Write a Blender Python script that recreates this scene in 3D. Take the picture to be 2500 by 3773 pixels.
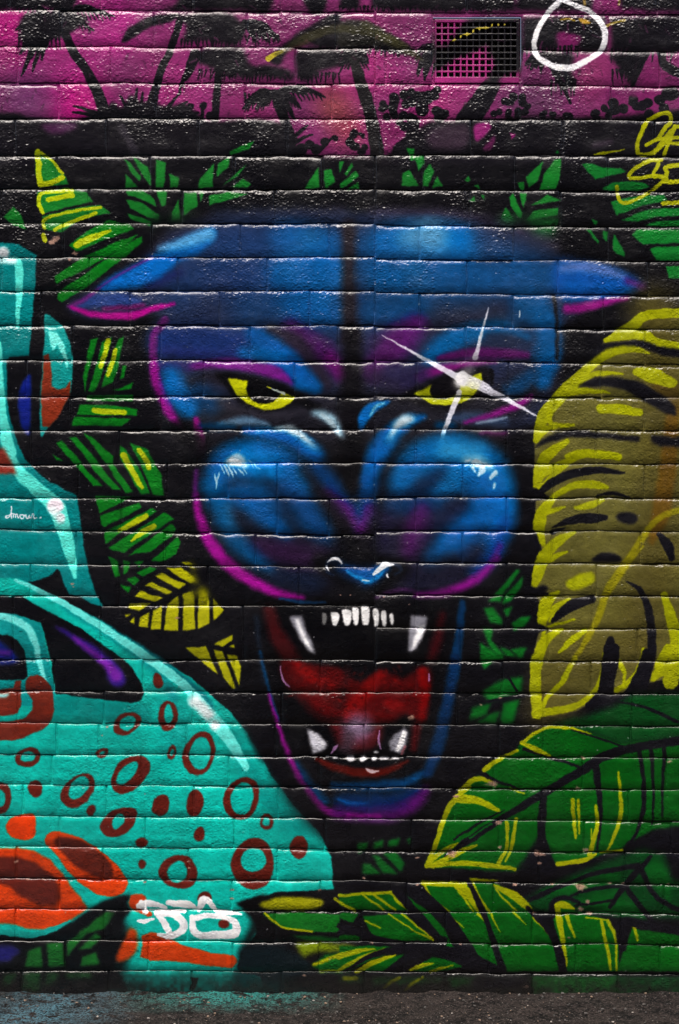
import bpy, bmesh, math, random
import numpy as np
from mathutils import Vector, noise as mnoise

for o in list(bpy.data.objects):
    bpy.data.objects.remove(o, do_unlink=True)
scene = bpy.context.scene
COL = scene.collection
K = 0.00115                                   # metres per wall unit: a course of bricks is about 75 units = 86 mm


def wx_(u):
    return (u - 784) * K


def wz_(v):
    return (2297 - v) * K


# ---------------------------------------------------------------- camera, sky, sun, exposure
CAM_D = 4.6
cam = bpy.data.cameras.new('camera')
cam.sensor_fit = 'VERTICAL'
cam.sensor_height = 24
cam.lens = 24 * CAM_D / (2366.4 * K)
cam.clip_end = 500
camo = bpy.data.objects.new('camera', cam)
COL.objects.link(camo)
camo.location = (0, -CAM_D, wz_(1183.2))
camo.rotation_euler = (math.radians(90), 0, 0)
scene.camera = camo

SUN_EL, SUN_AZ = math.radians(66), math.radians(12)      # veiled sun high over the lane, a little to the left
world = bpy.data.worlds.new('World')
scene.world = world
world.use_nodes = True
nt = world.node_tree
sky = nt.nodes.new('ShaderNodeTexSky')
sky.sky_type = 'NISHITA'
sky.sun_disc = False
sky.sun_elevation = SUN_EL
sky.sun_rotation = math.radians(180) + SUN_AZ
sky.air_density = 1.0
sky.dust_density = 6.0
sky.ozone_density = 1.0
bg = nt.nodes['Background']
bg.inputs['Strength'].default_value = 0.15
nt.links.new(sky.outputs[0], bg.inputs['Color'])
sun = bpy.data.lights.new('sun', 'SUN')
sun.energy = 1.5
sun.angle = math.radians(36)
sun.color = (1.0, 0.97, 0.93)
suno = bpy.data.objects.new('sun', sun)
COL.objects.link(suno)
sd = Vector((-math.sin(SUN_AZ) * math.cos(SUN_EL), -math.cos(SUN_AZ) * math.cos(SUN_EL), math.sin(SUN_EL)))   # towards the sun
suno.rotation_euler = sd.to_track_quat('Z', 'Y').to_euler()
suno.location = sd * 12
scene.view_settings.view_transform = 'Standard'
scene.view_settings.look = 'None'
scene.view_settings.exposure = 0.93
scene.view_settings.gamma = 1
scene.view_settings.use_curve_mapping = False
scene.render.engine = 'CYCLES'
scene.cycles.use_denoising = True
scene.cycles.max_bounces = 6
# ----------------------------------------------------------------------------
# The mural: spray paint laid out on the wall plane in wall units (1 unit = K metres),
# x to the right, y downwards, rasterised here by code into one paint map.
# ----------------------------------------------------------------------------
MX, MT, MB = 300, 250, 20                     # painted wall beyond the panther on each side / above / below
CW, CH = 1568 + 2 * MX, 2300 + MT + MB
rng = np.random.default_rng(7)
CAN = np.empty((CH, CW, 3), np.float32)
BLACK = (15, 14, 18)
CAN[:] = np.array(BLACK, np.float32) / 255


def value_noise(h, w, cell, seed):
    r = np.random.default_rng(seed)
    gh, gw = int(h / cell) + 3, int(w / cell) + 3
    g = r.random((gh, gw)).astype(np.float32)
    ys, xs = np.arange(h) / cell, np.arange(w) / cell
    yi, xi = ys.astype(int), xs.astype(int)
    fy, fx = (ys - yi).astype(np.float32), (xs - xi).astype(np.float32)
    fy, fx = fy * fy * (3 - 2 * fy), fx * fx * (3 - 2 * fx)
    a = g[yi] * (1 - fy)[:, None] + g[yi + 1] * fy[:, None]
    return a[:, xi] * (1 - fx) + a[:, xi + 1] * fx


GRAIN = np.random.default_rng(3).random((CH, CW)).astype(np.float32) * .6 + value_noise(CH, CW, 3, 4) * .4
# sketch frames: origin and step of the tracing grids the shapes below were measured in
FR = {'A': (0, 0, .5), 'B': (784, 0, .5), 'C': (0, 500, .5), 'D': (784, 500, .5), 'E': (0, 1000, .5),
      'F': (784, 1000, .5), 'G': (0, 1500, .5), 'H': (784, 1500, .5), 'I': (0, 1866.5, .5), 'J': (784, 1866.5, .5),
      'e': (489.8, 790.3, .25), 'f': (803.4, 740.1, .28), 'm': (551.9, 1254.4, .36), 'n': (551.9, 1505.3, .36),
      'v': (972.2, 0, .3), 't': (1254.4, 238.3, .2), 'l': (0, 1285.8, .36), 'a': (0, 1129, .18), 'd': (0, 0, 1), 'p': (313.6, 470.4, .64)}


def P(fr, pts):
    ox, oy, s = FR[fr]
    p = np.array(pts, np.float32).reshape(-1, 2) * s + (ox, oy)
    p[:, 0] = np.where(np.abs(p[:, 0]) <= .3, -140, np.where(np.abs(p[:, 0] - 1568) < .6, 1708, p[:, 0]))   # runs on past the picture
    p[:, 1] = np.where(np.abs(p[:, 1]) <= .3, -120, p[:, 1])
    return p


def spline(p, closed, n=7):
    m = len(p)
    if m < 3:
        return p
    out = []
    t = (np.arange(n) / n)[:, None]
    for i in range(m if closed else m - 1):
        if closed:
            a, b, c, d = p[i - 1], p[i], p[(i + 1) % m], p[(i + 2) % m]
        else:
            a, b, c, d = p[max(i - 1, 0)], p[i], p[i + 1], p[min(i + 2, m - 1)]
        out.append(.5 * (2 * b + (c - a) * t + (2 * a - 5 * b + 4 * c - d) * t ** 2 + (3 * b - a - 3 * c + d) * t ** 3))
    if not closed:
        out.append(p[-1:])
    return np.concatenate(out)


def box1(a, r, ax):
    k = 2 * r + 1
    pad = [(0, 0), (0, 0)]
    pad[ax] = (r + 1, r)
    c = np.cumsum(np.pad(a, pad, mode='edge'), axis=ax)
    return ((c[k:] - c[:-k]) if ax == 0 else (c[:, k:] - c[:, :-k])) / k


def blur(a, s):
    r = max(1, int(round(s * .9)))
    for _ in range(2 if s < 2 else 3):
        a = box1(box1(a, r, 0), r, 1)
    return a


def lay(x0, y0, m, col, a, soft, grad):
    """blend colour col through mask m whose corner is at canvas (x0, y0)"""
    h, w = m.shape
    X0, Y0, X1, Y1 = max(x0, 0), max(y0, 0), min(x0 + w, CW), min(y0 + h, CH)
    if X1 <= X0 or Y1 <= Y0:
        return
    m = m[Y0 - y0:Y1 - y0, X0 - x0:X1 - x0]
    if soft > 2.5:
        m = np.clip(m + (GRAIN[Y0:Y1, X0:X1] - .5) * 1.3 * m * (1 - m), 0, 1)
    m = (m * a)[:, :, None]
    if grad is not None:
        (gx0, gy0), (gx1, gy1), c2 = grad
        yy, xx = np.mgrid[Y0:Y1, X0:X1]
        dx, dy = gx1 - gx0, gy1 - gy0
        t = np.clip(((xx - MX - gx0) * dx + (yy - MT - gy0) * dy) / (dx * dx + dy * dy), 0, 1)[:, :, None]
        col = (np.array(col) * (1 - t) + np.array(c2) * t) / 255
    else:
        col = np.array(col, np.float32) / 255
    v = CAN[Y0:Y1, X0:X1]
    v += (col - v) * m


def fill(fr, pts, col, soft=1.1, sm=False, a=1., grad=None):
    p = P(fr, pts) if fr else np.array(pts, np.float32)
    if sm:
        p = spline(p, True)
    p = p + (MX, MT)
    pad = int(soft * 3 + 3)
    x0, y0 = np.floor(p.min(0)).astype(int) - pad
    x1, y1 = np.ceil(p.max(0)).astype(int) + pad
    w, h = x1 - x0, y1 - y0
    S = 3
    q = (p - (x0, y0))
    ax, ay = q[:, 0], q[:, 1] * S
    bx, by = np.roll(ax, -1), np.roll(ay, -1)
    acc = np.zeros((h * S, w + 2), np.float32)
    for k in range(h * S):
        yc = k + .5
        hit = (ay <= yc) != (by <= yc)
        if not hit.any():
            continue
        xs = np.sort(ax[hit] + (yc - ay[hit]) * (bx[hit] - ax[hit]) / (by[hit] - ay[hit]))
        row = acc[k]
        for i in range(0, len(xs) - 1, 2):
            for xv, sg in ((xs[i], 1), (xs[i + 1], -1)):
                j = int(xv)
                f = xv - j
                row[j] += sg * (1 - f)
                row[j + 1] += sg * f
    m = np.cumsum(acc, 1)[:, :w].reshape(h, S, w).mean(1)
    if soft > .6:
        m = blur(m, soft)
    lay(x0, y0, m, col, a, soft, grad)


def stroke(fr, pts, w, col, soft=1.2, a=1., sm=True, grad=None):
    s = FR[fr][2] if fr else 1
    p = P(fr, pts) if fr else np.array(pts, np.float32)
    n0 = len(p)
    wd = np.full(n0, w, np.float32) if np.isscalar(w) else np.interp(np.linspace(0, 1, n0), np.linspace(0, 1, len(w)), w)
    wd = wd * s * .5
    q = np.concatenate([p, wd[:, None].astype(np.float32)], 1)
    if sm and n0 > 2:
        q = spline(q, False)
    q[:, :2] += (MX, MT)
    R = q[:, 2].max() + soft + 2
    x0, y0 = np.floor(q[:, :2].min(0) - R).astype(int)
    x1, y1 = np.ceil(q[:, :2].max(0) + R).astype(int)
    m = np.zeros((y1 - y0, x1 - x0), np.float32)
    if len(q) == 1:
        q = np.concatenate([q, q + (.01, 0, 0)])
    for i in range(len(q) - 1):
        (ax, ay, ar), (bx, by, br) = q[i], q[i + 1]
        rr = max(ar, br) + soft + 1
        u0, v0 = int(min(ax, bx) - rr) - x0, int(min(ay, by) - rr) - y0
        u1, v1 = int(max(ax, bx) + rr) + 2 - x0, int(max(ay, by) + rr) + 2 - y0
        u0, v0 = max(u0, 0), max(v0, 0)
        yy, xx = np.mgrid[v0 + y0:min(v1 + y0, y1), u0 + x0:min(u1 + x0, x1)].astype(np.float32)
        dx, dy = bx - ax, by - ay
        L = dx * dx + dy * dy + 1e-6
        t = np.clip(((xx - ax) * dx + (yy - ay) * dy) / L, 0, 1)
        d = np.hypot(xx - ax - t * dx, yy - ay - t * dy) - (ar + (br - ar) * t)
        c = np.clip(.5 - d / (2 * soft), 0, 1)
        c = c * c * (3 - 2 * c)
        sub = m[v0:v0 + c.shape[0], u0:u0 + c.shape[1]]
        np.maximum(sub, c, out=sub)
    lay(x0, y0, m, col, a, soft, grad)


def oval(fr, cx, cy, rx, ry, rot, col, soft=1.1, a=1.):
    t = np.linspace(0, 2 * np.pi, 40, endpoint=False)
    wob = 1 + .035 * np.sin(2 * t + cx) + .03 * np.sin(3 * t + cy)
    c, s = math.cos(math.radians(rot)), math.sin(math.radians(rot))
    x, y = rx * np.cos(t) * wob, ry * np.sin(t) * wob
    fill(fr, np.stack([cx + x * c - y * s, cy + x * s + y * c], 1), col, soft, False, a)


def cells(fr, col, rows, soft=1.1, a=1.):
    for r in rows:
        fill(fr, r, col, soft, False, a)


def soften(x0, y0, x1, y1, s):
    """airbrush haze: blur a region of wet paint, fading out at its rim"""
    x0, x1, y0, y1 = x0 + MX, x1 + MX, y0 + MT, y1 + MT
    v = CAN[y0:y1, x0:x1]
    yy, xx = np.mgrid[0:y1 - y0, 0:x1 - x0]
    e = np.minimum(np.minimum(xx, x1 - x0 - 1 - xx), np.minimum(yy, y1 - y0 - 1 - yy))
    m = np.clip(e / (3. * s), 0, 1)
    for c in range(3):
        v[:, :, c] += (blur(v[:, :, c], s) - v[:, :, c]) * m
# --- paints
INK = (22, 20, 26)
MAG, MAUVE = (170, 42, 122), (130, 52, 100)
GRN, GRN2, GRN3 = (33, 118, 46), (16, 112, 30), (12, 92, 22)
LIME, LIME2, YEL = (186, 198, 22), (158, 164, 10), (200, 206, 12)
OLIVE, OLIVE2 = (98, 94, 52), (80, 73, 36)
TEAL, TEALD, CYAN = (14, 178, 164), (6, 122, 126), (112, 232, 216)
RUST, ORANGE = (94, 34, 27), (222, 64, 10)
WHITE = (252, 252, 255)
BLUE, BLUE_L, BLUE_D = (10, 112, 196), (112, 172, 224), (16, 52, 112)
PURP, MGT, SLATE = (92, 32, 112), (164, 20, 142), (58, 52, 76)

# ---- 1. magenta dusk with palm silhouettes -------------------------------------------------------
fill('', [(-320, -270), (1900, -270), (1900, 300), (1500, 300), (1330, 282), (1250, 300), (1120, 345), (900, 362), (760, 362), (640, 350),
          (560, 300), (330, 285), (180, 300), (60, 268), (-320, 262)], MAUVE, 5)
for x, y, r, c, a in ((20, 60, 160, (196, 34, 128), .8), (170, 232, 120, (216, 22, 136), .95), (255, 62, 130, (186, 48, 134), .8),
                      (140, 130, 150, (172, 44, 122), .7), (410, 150, 150, (166, 50, 118), .7), (400, 240, 130, (184, 56, 128), .7),
                      (590, 240, 120, (170, 52, 116), .6), (60, 230, 120, (106, 60, 104), .7), (560, 60, 110, (146, 60, 108), .6),
                      (775, 245, 90, (168, 92, 84), .75), (800, 300, 80, (162, 78, 88), .7), (860, 60, 120, (156, 58, 112), .7),
                      (850, 160, 130, (186, 54, 124), .7), (1010, 235, 110, (184, 56, 122), .7), (1090, 150, 110, (160, 50, 110), .5),
                      (1240, 230, 150, (92, 56, 84), .8), (1370, 170, 110, (142, 64, 98), .7), (1500, 160, 140, (124, 42, 92), .7),
                      (1440, 225, 110, (120, 38, 90), .7), (1430, 20, 100, (132, 40, 96), .7), (1270, 160, 90, (110, 44, 86), .7),
                      (-150, 80, 200, (150, 40, 110), .8), (1700, 150, 200, (120, 40, 90), .8), (900, 300, 90, (140, 44, 96), .6)):
    stroke('d', [(x, y)], r, c, r * .45, a)
# palms: crowns made of drooping fronds, then trunks


def fronds(fr, cx, cy, tips, w=26, col=INK):
    for tx, ty in tips:
        mx, my = (cx + tx) / 2, (cy + ty) / 2 - abs(tx - cx) * .12 - 6
        stroke(fr, [(cx, cy), (mx, my), (tx, ty)], [w * .7, w, w * .25], col, 1.6)
        dx, dy = tx - cx, ty - cy
        L = math.hypot(dx, dy) + 1
        for k in range(int(L / 26)):
            t = .25 + .72 * k / max(1, int(L / 26))
            bx = cx * (1 - t) ** 2 + 2 * mx * t * (1 - t) + tx * t * t
            by = cy * (1 - t) ** 2 + 2 * my * t * (1 - t) + ty * t * t
            ln = w * (1.3 - .6 * t) * (.7 + .6 * rng.random())
            stroke(fr, [(bx, by), (bx + dx / L * ln * .5, by + ln)], [w * .3, w * .14], col, 1.2, .95, False)


fronds('A', 235, 80, [(70, 140), (90, 250), (95, 350), (150, 330), (190, 280), (330, 190), (430, 140), (525, 75), (60, 20), (330, 20)], 34)
fill('A', [(100, 80), (240, 50), (400, 80), (330, 150), (230, 190), (190, 230), (110, 220)], INK, 3, True)
fill('A', [(0, 0), (370, 0), (330, 40), (200, 30), (60, 44), (0, 36)], INK, 3, True)
stroke('A', [(300, 170), (345, 250), (405, 340), (450, 430), (490, 540)], [34, 42, 44, 50, 60], INK, 1.6)
fill('A', [(560, 195), (600, 125), (700, 78), (830, 62), (790, 100), (700, 122), (610, 178)], INK, 2, True)
fill('A', [(810, 80), (900, 60), (1060, 62), (1130, 140), (1090, 205), (1000, 195), (930, 185), (850, 190), (860, 120)], INK, 4, True)
fronds('A', 1130, 100, [(1290, 185), (1240, 190), (1180, 195), (1090, 200)], 36)
stroke('A', [(830, 90), (790, 220), (745, 320), (715, 420), (690, 520)], [30, 36, 38, 40, 60], INK, 1.6)
stroke('A', [(900, 250), (870, 330), (840, 380), (825, 430)], [50, 40, 20, 8], INK, 1.6)
fill('A', [(890, 260), (960, 222), (1110, 224), (1160, 300), (1240, 300), (1350, 336), (1340, 372), (1210, 352), (1090, 356), (1010, 330), (940, 300)], INK, 4, True)
fill('A', [(1240, 270), (1330, 190), (1430, 120), (1568, 62), (1568, 215), (1470, 214), (1400, 206), (1330, 230), (1290, 300)], INK, 3, True)
fill('A', [(1380, 230), (1568, 232), (1568, 300), (1470, 330), (1440, 370), (1380, 360)], INK, 4, True)
fill('A', [(740, 40), (820, 6), (900, 0), (1240, 0), (1250, 40), (1100, 46), (900, 50)], INK, 4, True)
fill('A', [(1380, 0), (1520, 0), (1500, 40), (1410, 30)], INK, 3, True)
stroke('A', [(1010, 250), (1003, 400), (990, 550)], [30, 34, 38], INK, 1.6)
fronds('A', 1270, 430, [(1120, 500), (1130, 470), (1180, 500), (1500, 450), (1420, 440), (1360, 550), (1390, 500), (1210, 490)], 34)
stroke('A', [(1265, 430), (1310, 540), (1335, 620), (1340, 710)], [40, 46, 50, 56], INK, 1.6)
fill('A', [(0, 540), (60, 525), (130, 548), (330, 556), (470, 520), (520, 470), (560, 500), (600, 440), (640, 470), (700, 470), (760, 490),
           (860, 480), (930, 540), (1000, 560), (1180, 548), (1330, 590), (1350, 720), (1200, 720), (0, 760)], INK, 3, True)
for q in ([(480, 530), (340, 488)], [(480, 535), (335, 518)], [(480, 540), (380, 546)], [(600, 540), (556, 440)], [(610, 540), (630, 410)],
          [(640, 540), (655, 430)], [(700, 520), (722, 430)], [(740, 540), (830, 425)], [(750, 545), (865, 470)], [(780, 545), (915, 520)],
          [(1350, 640), (1420, 580)], [(1350, 660), (1440, 620)], [(930, 560), (936, 490)], [(1480, 690), (1530, 640)]):
    stroke('A', q, [26, 10], INK, 1.3, 1, False)
for x, y, r in ((880, 488, 30), (936, 488, 34), (970, 530, 40), (1430, 670, 44), (1500, 655, 40), (1545, 640, 30), (1390, 690, 60), (1460, 690, 50)):
    stroke('A', [(x, y)], r, INK, 1.5)
fill('A', [(190, 575), (330, 570), (350, 590), (280, 620), (220, 610)], (88, 34, 84), 5, True, .8)
stroke('A', [(560, 590), (590, 640), (620, 700)], 40, (62, 58, 68), 6, .6)
# right part
fill('B', [(0, 105), (110, 95), (200, 135), (330, 215), (352, 262), (200, 232), (130, 222), (0, 232)], (34, 33, 30), 3, True)
stroke('B', [(110, 110), (190, 150), (320, 216)], [30, 36, 10], (74, 74, 52), 5, .8)
fill('B', [(0, 0), (100, 0), (90, 44), (0, 40)], INK, 3)
fill('B', [(120, 0), (790, 0), (815, 44), (860, 0), (1160, 0), (1170, 46), (1100, 50), (560, 48), (230, 44), (150, 30)], INK, 4)
fill('B', [(1290, 0), (1568, 0), (1568, 60), (1450, 50), (1300, 40)], INK, 4)
fronds('B', 80, 265, [(0, 300), (5, 260), (130, 290), (120, 250)], 44)
stroke('B', [(66, 270), (100, 390), (135, 500), (160, 620), (175, 720)], [44, 56, 60, 62, 66], (30, 28, 30), 2)
fronds('B', 430, 210, [(360, 340), (370, 300), (390, 370), (350, 270)], 40)
fill('B', [(430, 160), (620, 80), (840, 76), (850, 240), (700, 260), (690, 200), (600, 250), (540, 260), (500, 330), (440, 320)], INK, 4)
fill('B', [(700, 200), (840, 200), (840, 350), (760, 350), (720, 300)], INK, 3)
stroke('B', [(740, 330), (690, 410), (640, 490), (590, 560)], [70, 86, 100, 110], INK, 2)
fill('B', [(845, 80), (1230, 76), (1240, 235), (1120, 240), (1110, 222), (1040, 200), (1000, 160), (1010, 222), (850, 226)], INK, 5)
fill('B', [(1010, 150), (1120, 170), (1080, 225), (1030, 215)], (116, 34, 86), 3, True)
fill('B', [(1250, 80), (1568, 60), (1568, 235), (1260, 236)], INK, 5)
fronds('B', 1480, 110, [(1390, 220), (1330, 240), (1300, 330), (1350, 400), (1560, 230), (1440, 220)], 44)
fill('B', [(1255, 250), (1390, 250), (1372, 330), (1360, 400), (1320, 350), (1280, 300)], INK, 4, True)
stroke('B', [(1490, 240), (1530, 320), (1568, 410)], [36, 44, 56], INK, 2)
fronds('B', 940, 250, [(860, 300), (880, 320), (905, 310), (930, 330), (1060, 330), (1050, 400), (1070, 480)], 32)
fill('B', [(960, 250), (1080, 250), (1070, 330), (1090, 390), (1040, 400), (1020, 330)], INK, 4, True)
for x, y, r in ((200, 495, 50), (250, 480, 70), (310, 470, 80), (350, 440, 70), (400, 440, 90), (450, 430, 60), (300, 520, 70), (380, 510, 90),
                (460, 520, 80), (240, 520, 60), (760, 470, 50), (800, 450, 56), (850, 465, 60), (875, 490, 40), (720, 520, 50), (780, 530, 50),
                (840, 530, 60), (930, 522, 44), (985, 535, 36), (1060, 540, 60), (1180, 525, 60), (1300, 500, 80), (1360, 480, 70), (1420, 490, 80),
                (1480, 480, 80), (1520, 440, 90), (1240, 520, 60), (300, 575, 60), (60, 640, 60), (95, 625, 30), (40, 680, 60), (110, 690, 50)):
    for _ in range(3):
        stroke('B', [(x + rng.normal() * r * .22, y + rng.normal() * r * .22)], r * .62, INK, 1.5)
stroke('B', [(340, 560), (330, 640), (290, 700)], [60, 56, 90], INK, 2)
fill('B', [(190, 735), (260, 690), (300, 640), (420, 560), (560, 560), (640, 556), (900, 540), (1250, 545), (1568, 470), (1568, 760), (190, 760)], INK, 4)
fill('B', [(400, 640), (440, 590), (580, 575), (600, 640), (560, 690), (440, 690)], (72, 52, 70), 6, True, .7)
fill('B', [(625, 580), (680, 565), (700, 590), (640, 655), (622, 630)], (150, 38, 112), 2.5, True)
fill('B', [(690, 650), (720, 620), (700, 690), (660, 690)], (96, 34, 76), 2.5, True)
fill('B', [(785, 615), (815, 622), (795, 645)], (150, 38, 112), 1.5)
stroke('B', [(1180, 670), (1250, 655)], 30, (52, 40, 56), 6, .7)
stroke('B', [(1250, 430), (1320, 420), (1400, 430)], 44, (118, 38, 90), 5, .8)


def fringe(fr, x0, x1, y, ln, col=INK):
    x = x0
    while x < x1:
        stroke(fr, [(x, y - 8), (x + rng.normal() * 6, y + ln * rng.uniform(.4, 1.2))], [rng.uniform(8, 16), 4], col, 1.3, .95, False)
        x += rng.uniform(9, 22)


for a in (('A', 840, 1100, 190, 30), ('A', 1100, 1290, 175, 30), ('A', 1380, 1568, 345, 40), ('A', 920, 1080, 330, 40), ('A', 1000, 1330, 352, 30), ('A', 90, 320, 170, 60), ('A', 1130, 1290, 440, 60),
          ('A', 1480, 1568, 210, 30), ('B', 0, 330, 226, 30), ('B', 850, 1110, 222, 50), ('B', 1260, 1560, 230, 60), ('B', 440, 560, 300, 50), ('B', 980, 1090, 380, 70), ('B', 1260, 1380, 330, 60), ('B', 0, 780, 36, 16)):
    fringe(*a)
for _ in range(150):                                   # dry-brushed gaps
    fr_ = rng.choice(['A', 'B'])
    x, y = rng.uniform(0, 1568), rng.choice([rng.uniform(70, 200), rng.uniform(230, 370), rng.uniform(20, 50)])
    stroke(fr_, [(x, y), (x + rng.normal() * 14, y + rng.uniform(8, 30))], rng.uniform(3, 9), (112, 46, 90), 2, rng.uniform(.15, .6), False)
for _ in range(120):
    fr_ = rng.choice(['A', 'B'])
    x, y = rng.uniform(0, 1568), rng.uniform(70, 520)
    stroke(fr_, [(x, y), (x + rng.normal() * 12, y + rng.uniform(6, 30))], rng.uniform(3, 10), INK, 2.5, rng.uniform(.15, .6), False)
# years of grime dull the dusk
yy0 = slice(0, MT + 365)
gr = CAN[yy0].mean(2, keepdims=True)
CAN[yy0] += (gr * np.array((1.02, .92, 1.0), np.float32) * .92 - CAN[yy0]) * (.08 + .2 * value_noise(MT + 365, CW, 50, 77)[:, :, None])

# olive and yellow frond edges
stroke('A', [(1235, 270), (1270, 250), (1312, 230)], [26, 22, 10], (176, 160, 60), 1.2)
stroke('d', [(640, 125), (700, 92), (770, 66), (860, 76), (930, 110), (975, 138)], [10, 24, 20, 20, 18, 6], (70, 68, 40), 5, .55)
fill('v', [(95, 140), (340, 140), (250, 290), (200, 350), (110, 360)], (140, 50, 104), 4)
fill('v', [(250, 470), (420, 400), (470, 370), (540, 480), (520, 600), (100, 640), (110, 560)], (168, 60, 122), 4)
fill('v', [(620, 590), (770, 540), (770, 650), (600, 650)], (132, 44, 98), 4)
stroke('v', [(240, 320), (300, 280), (350, 260), (420, 225), (500, 205), (560, 190), (650, 180)], [12, 20, 22, 24, 22, 20, 10], (186, 168, 66), 1.2)
fill('v', [(1210, 140), (1270, 150), (1310, 180), (1240, 180)], (190, 150, 70), 1.4, True)
stroke('v', [(1080, 155), (1130, 145), (1180, 160)], 16, (170, 142, 50), 2, .9)
stroke('v', [(1420, 200), (1500, 170), (1568, 155)], 18, (160, 140, 50), 1.5, .9)
stroke('v', [(1220, 0), (1260, 30)], 22, (160, 130, 70), 2, .8)
stroke('B', [(1290, 20), (1330, 0)], 10, (130, 120, 60), 1.5, .9)
# white ring
stroke('v', [(1080, -14), (1000, 72), (940, 150), (888, 255), (868, 340), (882, 402), (935, 462), (1020, 505), (1110, 522), (1200, 506),
             (1290, 455), (1365, 408), (1403, 360), (1416, 290), (1408, 220), (1370, 150), (1300, 92), (1200, 42), (1140, 14), (1070, -14)],
       [44, 44, 40, 40, 40, 42, 46, 48, 50, 48, 46, 44, 46, 46, 46, 46, 44, 40, 36, 40], (252, 252, 255), 1.6)

# ---- 2. dark leaves above the panther ----------------------------------------------------------
cells('A', GRN, [
    [(160, 695), (225, 722), (300, 815), (316, 852), (180, 862), (165, 800)],
    [(170, 885), (300, 868), (400, 886), (430, 930), (300, 960), (200, 988), (170, 950)],
    [(195, 1000), (350, 960), (460, 945), (512, 985), (380, 1010), (280, 1075), (208, 1060)],
    [(570, 730), (600, 750), (652, 820), (642, 838), (600, 792)], [(610, 722), (682, 770), (700, 830), (694, 864), (652, 802)],
    [(720, 735), (768, 752), (755, 868), (718, 868)], [(778, 800), (828, 820), (822, 868), (788, 868)], [(578, 800), (636, 866), (578, 868)],
    [(580, 880), (660, 880), (712, 920), (722, 955), (650, 920), (590, 902)], [(720, 880), (768, 880), (768, 945), (746, 955)],
    [(580, 920), (650, 935), (736, 992), (730, 1015), (680, 1005), (600, 962)], [(585, 985), (650, 1005), (704, 1032), (690, 1046), (600, 1012)],
    [(826, 918), (832, 1012), (790, 1022), (795, 980)], [(850, 890), (908, 885), (912, 955), (848, 998)],
    [(918, 832), (988, 752), (982, 864), (918, 872)], [(1005, 758), (1062, 718), (1052, 772), (1000, 818)],
    [(1060, 700), (1172, 648), (1150, 690), (1062, 716)], [(1020, 862), (1142, 756), (1100, 812)], [(1068, 864), (1120, 825), (1158, 850), (1140, 868)],
    [(966, 905), (1050, 885), (1145, 895), (1050, 928), (966, 948)], [(922, 880), (945, 890), (925, 935)], [(15, 1000), (60, 952), (100, 1000), (120, 1062), (60, 1042)],
    [(1404, 874), (1470, 772), (1476, 866)], [(1492, 790), (1530, 780), (1546, 842), (1502, 876)]])
for q, w in (([(172, 702), (178, 790), (182, 850)], 26), ([(182, 850), (230, 846), (285, 820)], 24), ([(190, 705), (240, 745), (285, 800)], 14),
             ([(330, 880), (230, 884), (184, 894), (176, 940), (196, 984)], 17), ([(220, 920), (330, 900)], 24),
             ([(465, 958), (350, 972), (210, 1010), (205, 1055)], 15), ([(250, 1062), (330, 1024), (440, 985)], 18), ([(200, 1085), (205, 1110)], 20)):
    stroke('A', q, w, LIME, 1.2, .95)
cells('B', GRN, [
    [(0, 745), (22, 748), (0, 800)], [(20, 802), (60, 748), (66, 770), (32, 812)], [(0, 850), (80, 788), (92, 815), (20, 866), (0, 868)], [(28, 880), (88, 842), (92, 872)],
    [(308, 685), (342, 690), (352, 740), (330, 742)], [(350, 720), (392, 718), (396, 752), (365, 792)], [(290, 800), (322, 788), (368, 862), (288, 862)],
    [(385, 862), (390, 790), (420, 758), (436, 790), (410, 862)], [(425, 868), (452, 812), (478, 862)], [(580, 830), (596, 812), (606, 832), (592, 842)],
    [(620, 860), (640, 850), (648, 880)], [(600, 930), (625, 905), (630, 935)], [(655, 900), (670, 905), (668, 930)],
    [(863, 818), (942, 742), (916, 832), (875, 868)], [(945, 802), (990, 738), (1022, 732), (1022, 802), (1000, 872), (923, 878)],
    [(823, 842), (856, 840), (850, 884), (830, 870)], [(783, 910), (800, 893), (847, 990), (832, 1014), (790, 952)], [(830, 890), (868, 890), (862, 930), (850, 964)],
    [(883, 948), (960, 903), (1028, 925), (950, 942)], [(853, 1030), (900, 975), (1012, 958), (1012, 992), (910, 1012)], [(742, 1014), (765, 958), (818, 1034), (750, 1028)],
    [(908, 1038), (1012, 1012), (1006, 1044)]])
cells('D', (24, 98, 40), [[(870, 30), (1002, 46), (992, 82), (920, 76)]])
cells('t', (24, 112, 44), [
    [(440, 703), (560, 698), (660, 738), (900, 758), (970, 802), (700, 852), (608, 878), (556, 820)],
    [(685, 988), (800, 918), (950, 903), (1150, 918), (1230, 962), (1100, 1024), (700, 1004)],
    [(788, 1140), (1100, 1068), (1400, 1058), (1435, 1122), (1200, 1172), (900, 1274), (843, 1304)],
    [(895, 1354), (1100, 1268), (1300, 1218), (1568, 1186), (1568, 1264), (1300, 1312), (1100, 1370)],
    [(1170, 1416), (1300, 1360), (1568, 1308), (1568, 1424), (1300, 1428)], [(1028, 1532), (1080, 1462), (1568, 1446), (1568, 1574), (1200, 1634), (1148, 1628)],
    [(1232, 1690), (1300, 1660), (1568, 1626), (1568, 1819), (1310, 1819)], [(488, 1465), (548, 1458), (642, 1590), (640, 1630), (590, 1582), (538, 1510)],
    [(688, 1470), (752, 1480), (742, 1604), (700, 1562)], [(803, 1692), (815, 1518), (832, 1518), (948, 1720), (940, 1778), (848, 1742)],
    [(563, 1330), (632, 1360), (620, 1402), (588, 1402)], [(150, 560), (175, 535), (192, 560), (165, 590)]])
cells('D', (24, 112, 44), [[(1510, 232), (1568, 214), (1568, 292), (1520, 286)], [(1490, 190), (1568, 180), (1568, 206), (1490, 206)]])
TAG = (168, 172, 12)
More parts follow.
